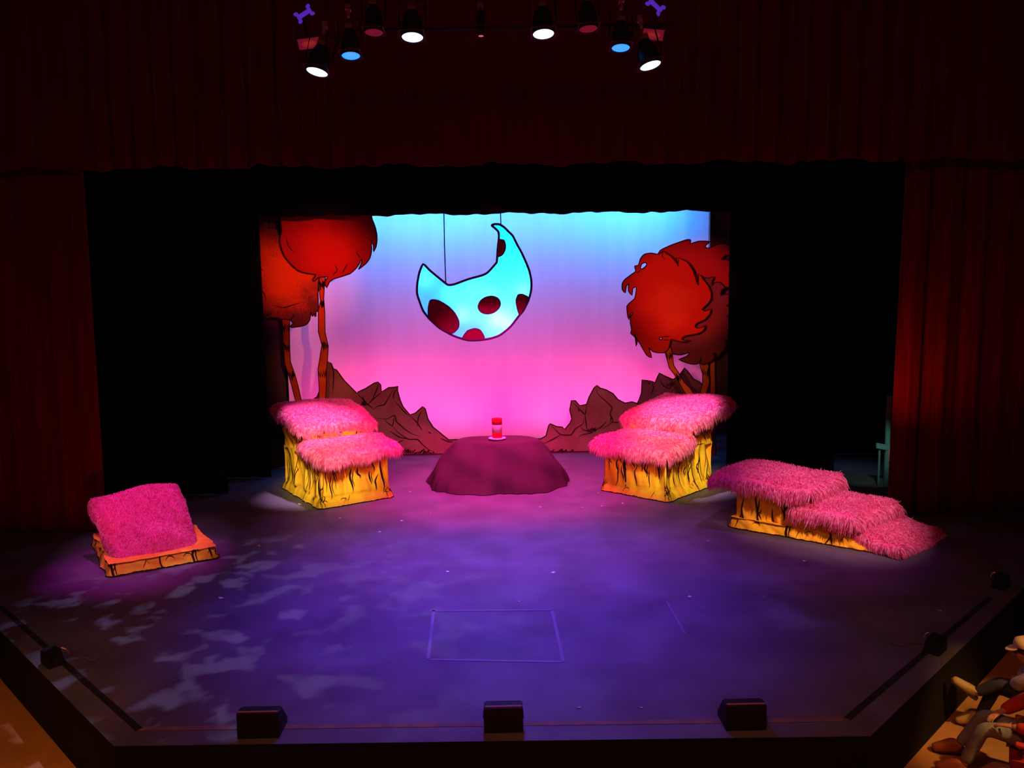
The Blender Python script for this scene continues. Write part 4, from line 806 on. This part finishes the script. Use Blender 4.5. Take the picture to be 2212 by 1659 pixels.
    mb = MB(); p = c+fd*.092-Vector((0, 0, .02)); mb.tube([tuple(c+fd*.085+Vector((0, 0, .005))), tuple(p+fd*.018), tuple(p-Vector((0, 0, .012)))], [.008, .014, .01], 8); mb.build('nose', mskin, e, True)
    mb = MB(); p = c+fd*.088-Vector((0, 0, .062)); mb.tube([tuple(p-sd*.025), tuple(p+fd*.004), tuple(p+sd*.025)], .006, 6); mb.build('mouth', mat('lip_skin', (.4, .12, .1), .5), e, True)
    mb = MB()
    for s in (-1, 1): mb.tube([tuple(c+sd*s*.08+Vector((0, 0, .02))), tuple(c+sd*s*.096), tuple(c+sd*s*.08-Vector((0, 0, .03)))], [.01, .016, .01], 8)
    mb.build('ears', mskin, e, True)
    mb = MB(); mb.lathe([(.098, -.03), (.104, .02), (.096, .065), (.06, .1), (0, .112)], 20, org=tuple(c+Vector((0, 0, .03))-fd*.012)); mb.build('hair', mhair, e, True)
    if cap:
        ct = c+Vector((0, 0, .06)); mb = MB(); mb.lathe([(.108, 0), (.112, .03), (.098, .07), (.05, .098), (0, .1)], 20, org=tuple(ct)); 
        cp = mb.build('cap', mcap, e, True)
        mb = MB(); V3 = []; n3 = 12
        for i in range(n3+1):
            t = math.pi*i/n3; V3.append(ct+sd*math.cos(t)*.085+fd*(.08)+Vector((0, 0, .008))); V3.append(ct+sd*math.cos(t)*.08+fd*(.085+.1*math.sin(t))-Vector((0, 0, .012*math.sin(t))))
        mb.add(V3+[p_-Vector((0, 0, .008)) for p_ in V3], [(2*i, 2*i+1, 2*i+3, 2*i+2) for i in range(n3)]+[(2*i+26, 2*i+28, 2*i+29, 2*i+27) for i in range(n3)]+[(2*i+1, 2*i+27, 2*i+29, 2*i+3) for i in range(n3)]); mb.build('cap_brim', mcap, cp)
    return e
person('seated person in an orange-red sweater, grey jeans and brown shoes, bottom right corner',
    dict(hip=(5.36, 7.08, -.19), chest=(5.47, 6.99, .14), neck=(5.47, 6.99, .38), head=(5.44, 7.02, .52), face=(-.8, .55, 0),
         shL=(5.36, 6.83, .26), elL=(5.26, 6.84, .02), wrL=(5.1, 7.02, -.02), shR=(5.58, 7.16, .26), elR=(5.36, 7.34, .03), wrR=(5.18, 7.3, -.03),
         knL=(4.97, 7.24, -.16), anL=(4.83, 7.32, -.62), toL=(4.62, 7.45, -.7), knR=(5.15, 7.5, -.16), anR=(4.98, 7.66, -.62), toR=(4.78, 7.8, -.7)), mred2, mjean, mbrn, False)
person('seated person in a cap and pale grey shirt with legs crossed, tan sneakers, right edge',
    dict(hip=(6.1, 7.65, -.2), chest=(5.9, 7.7, .1), neck=(5.8, 7.73, .25), head=(5.73, 7.76, .36), face=(-.85, .45, -.25),
         shL=(5.76, 7.6, .17), elL=(5.66, 7.78, .0), wrL=(5.82, 7.94, -.02), shR=(5.94, 7.86, .17), elR=(5.92, 8.02, -.02), wrR=(5.84, 7.98, -.02),
         knL=(5.62, 7.95, -.06), anL=(5.42, 8.1, -.26), toL=(5.22, 8.2, -.12), up1=(.05, -.03, .07), knR=(5.68, 8.12, -.2), anR=(5.55, 8.2, -.62), toR=(5.35, 8.32, -.7)), mgrey, mnavy, mtan, True)
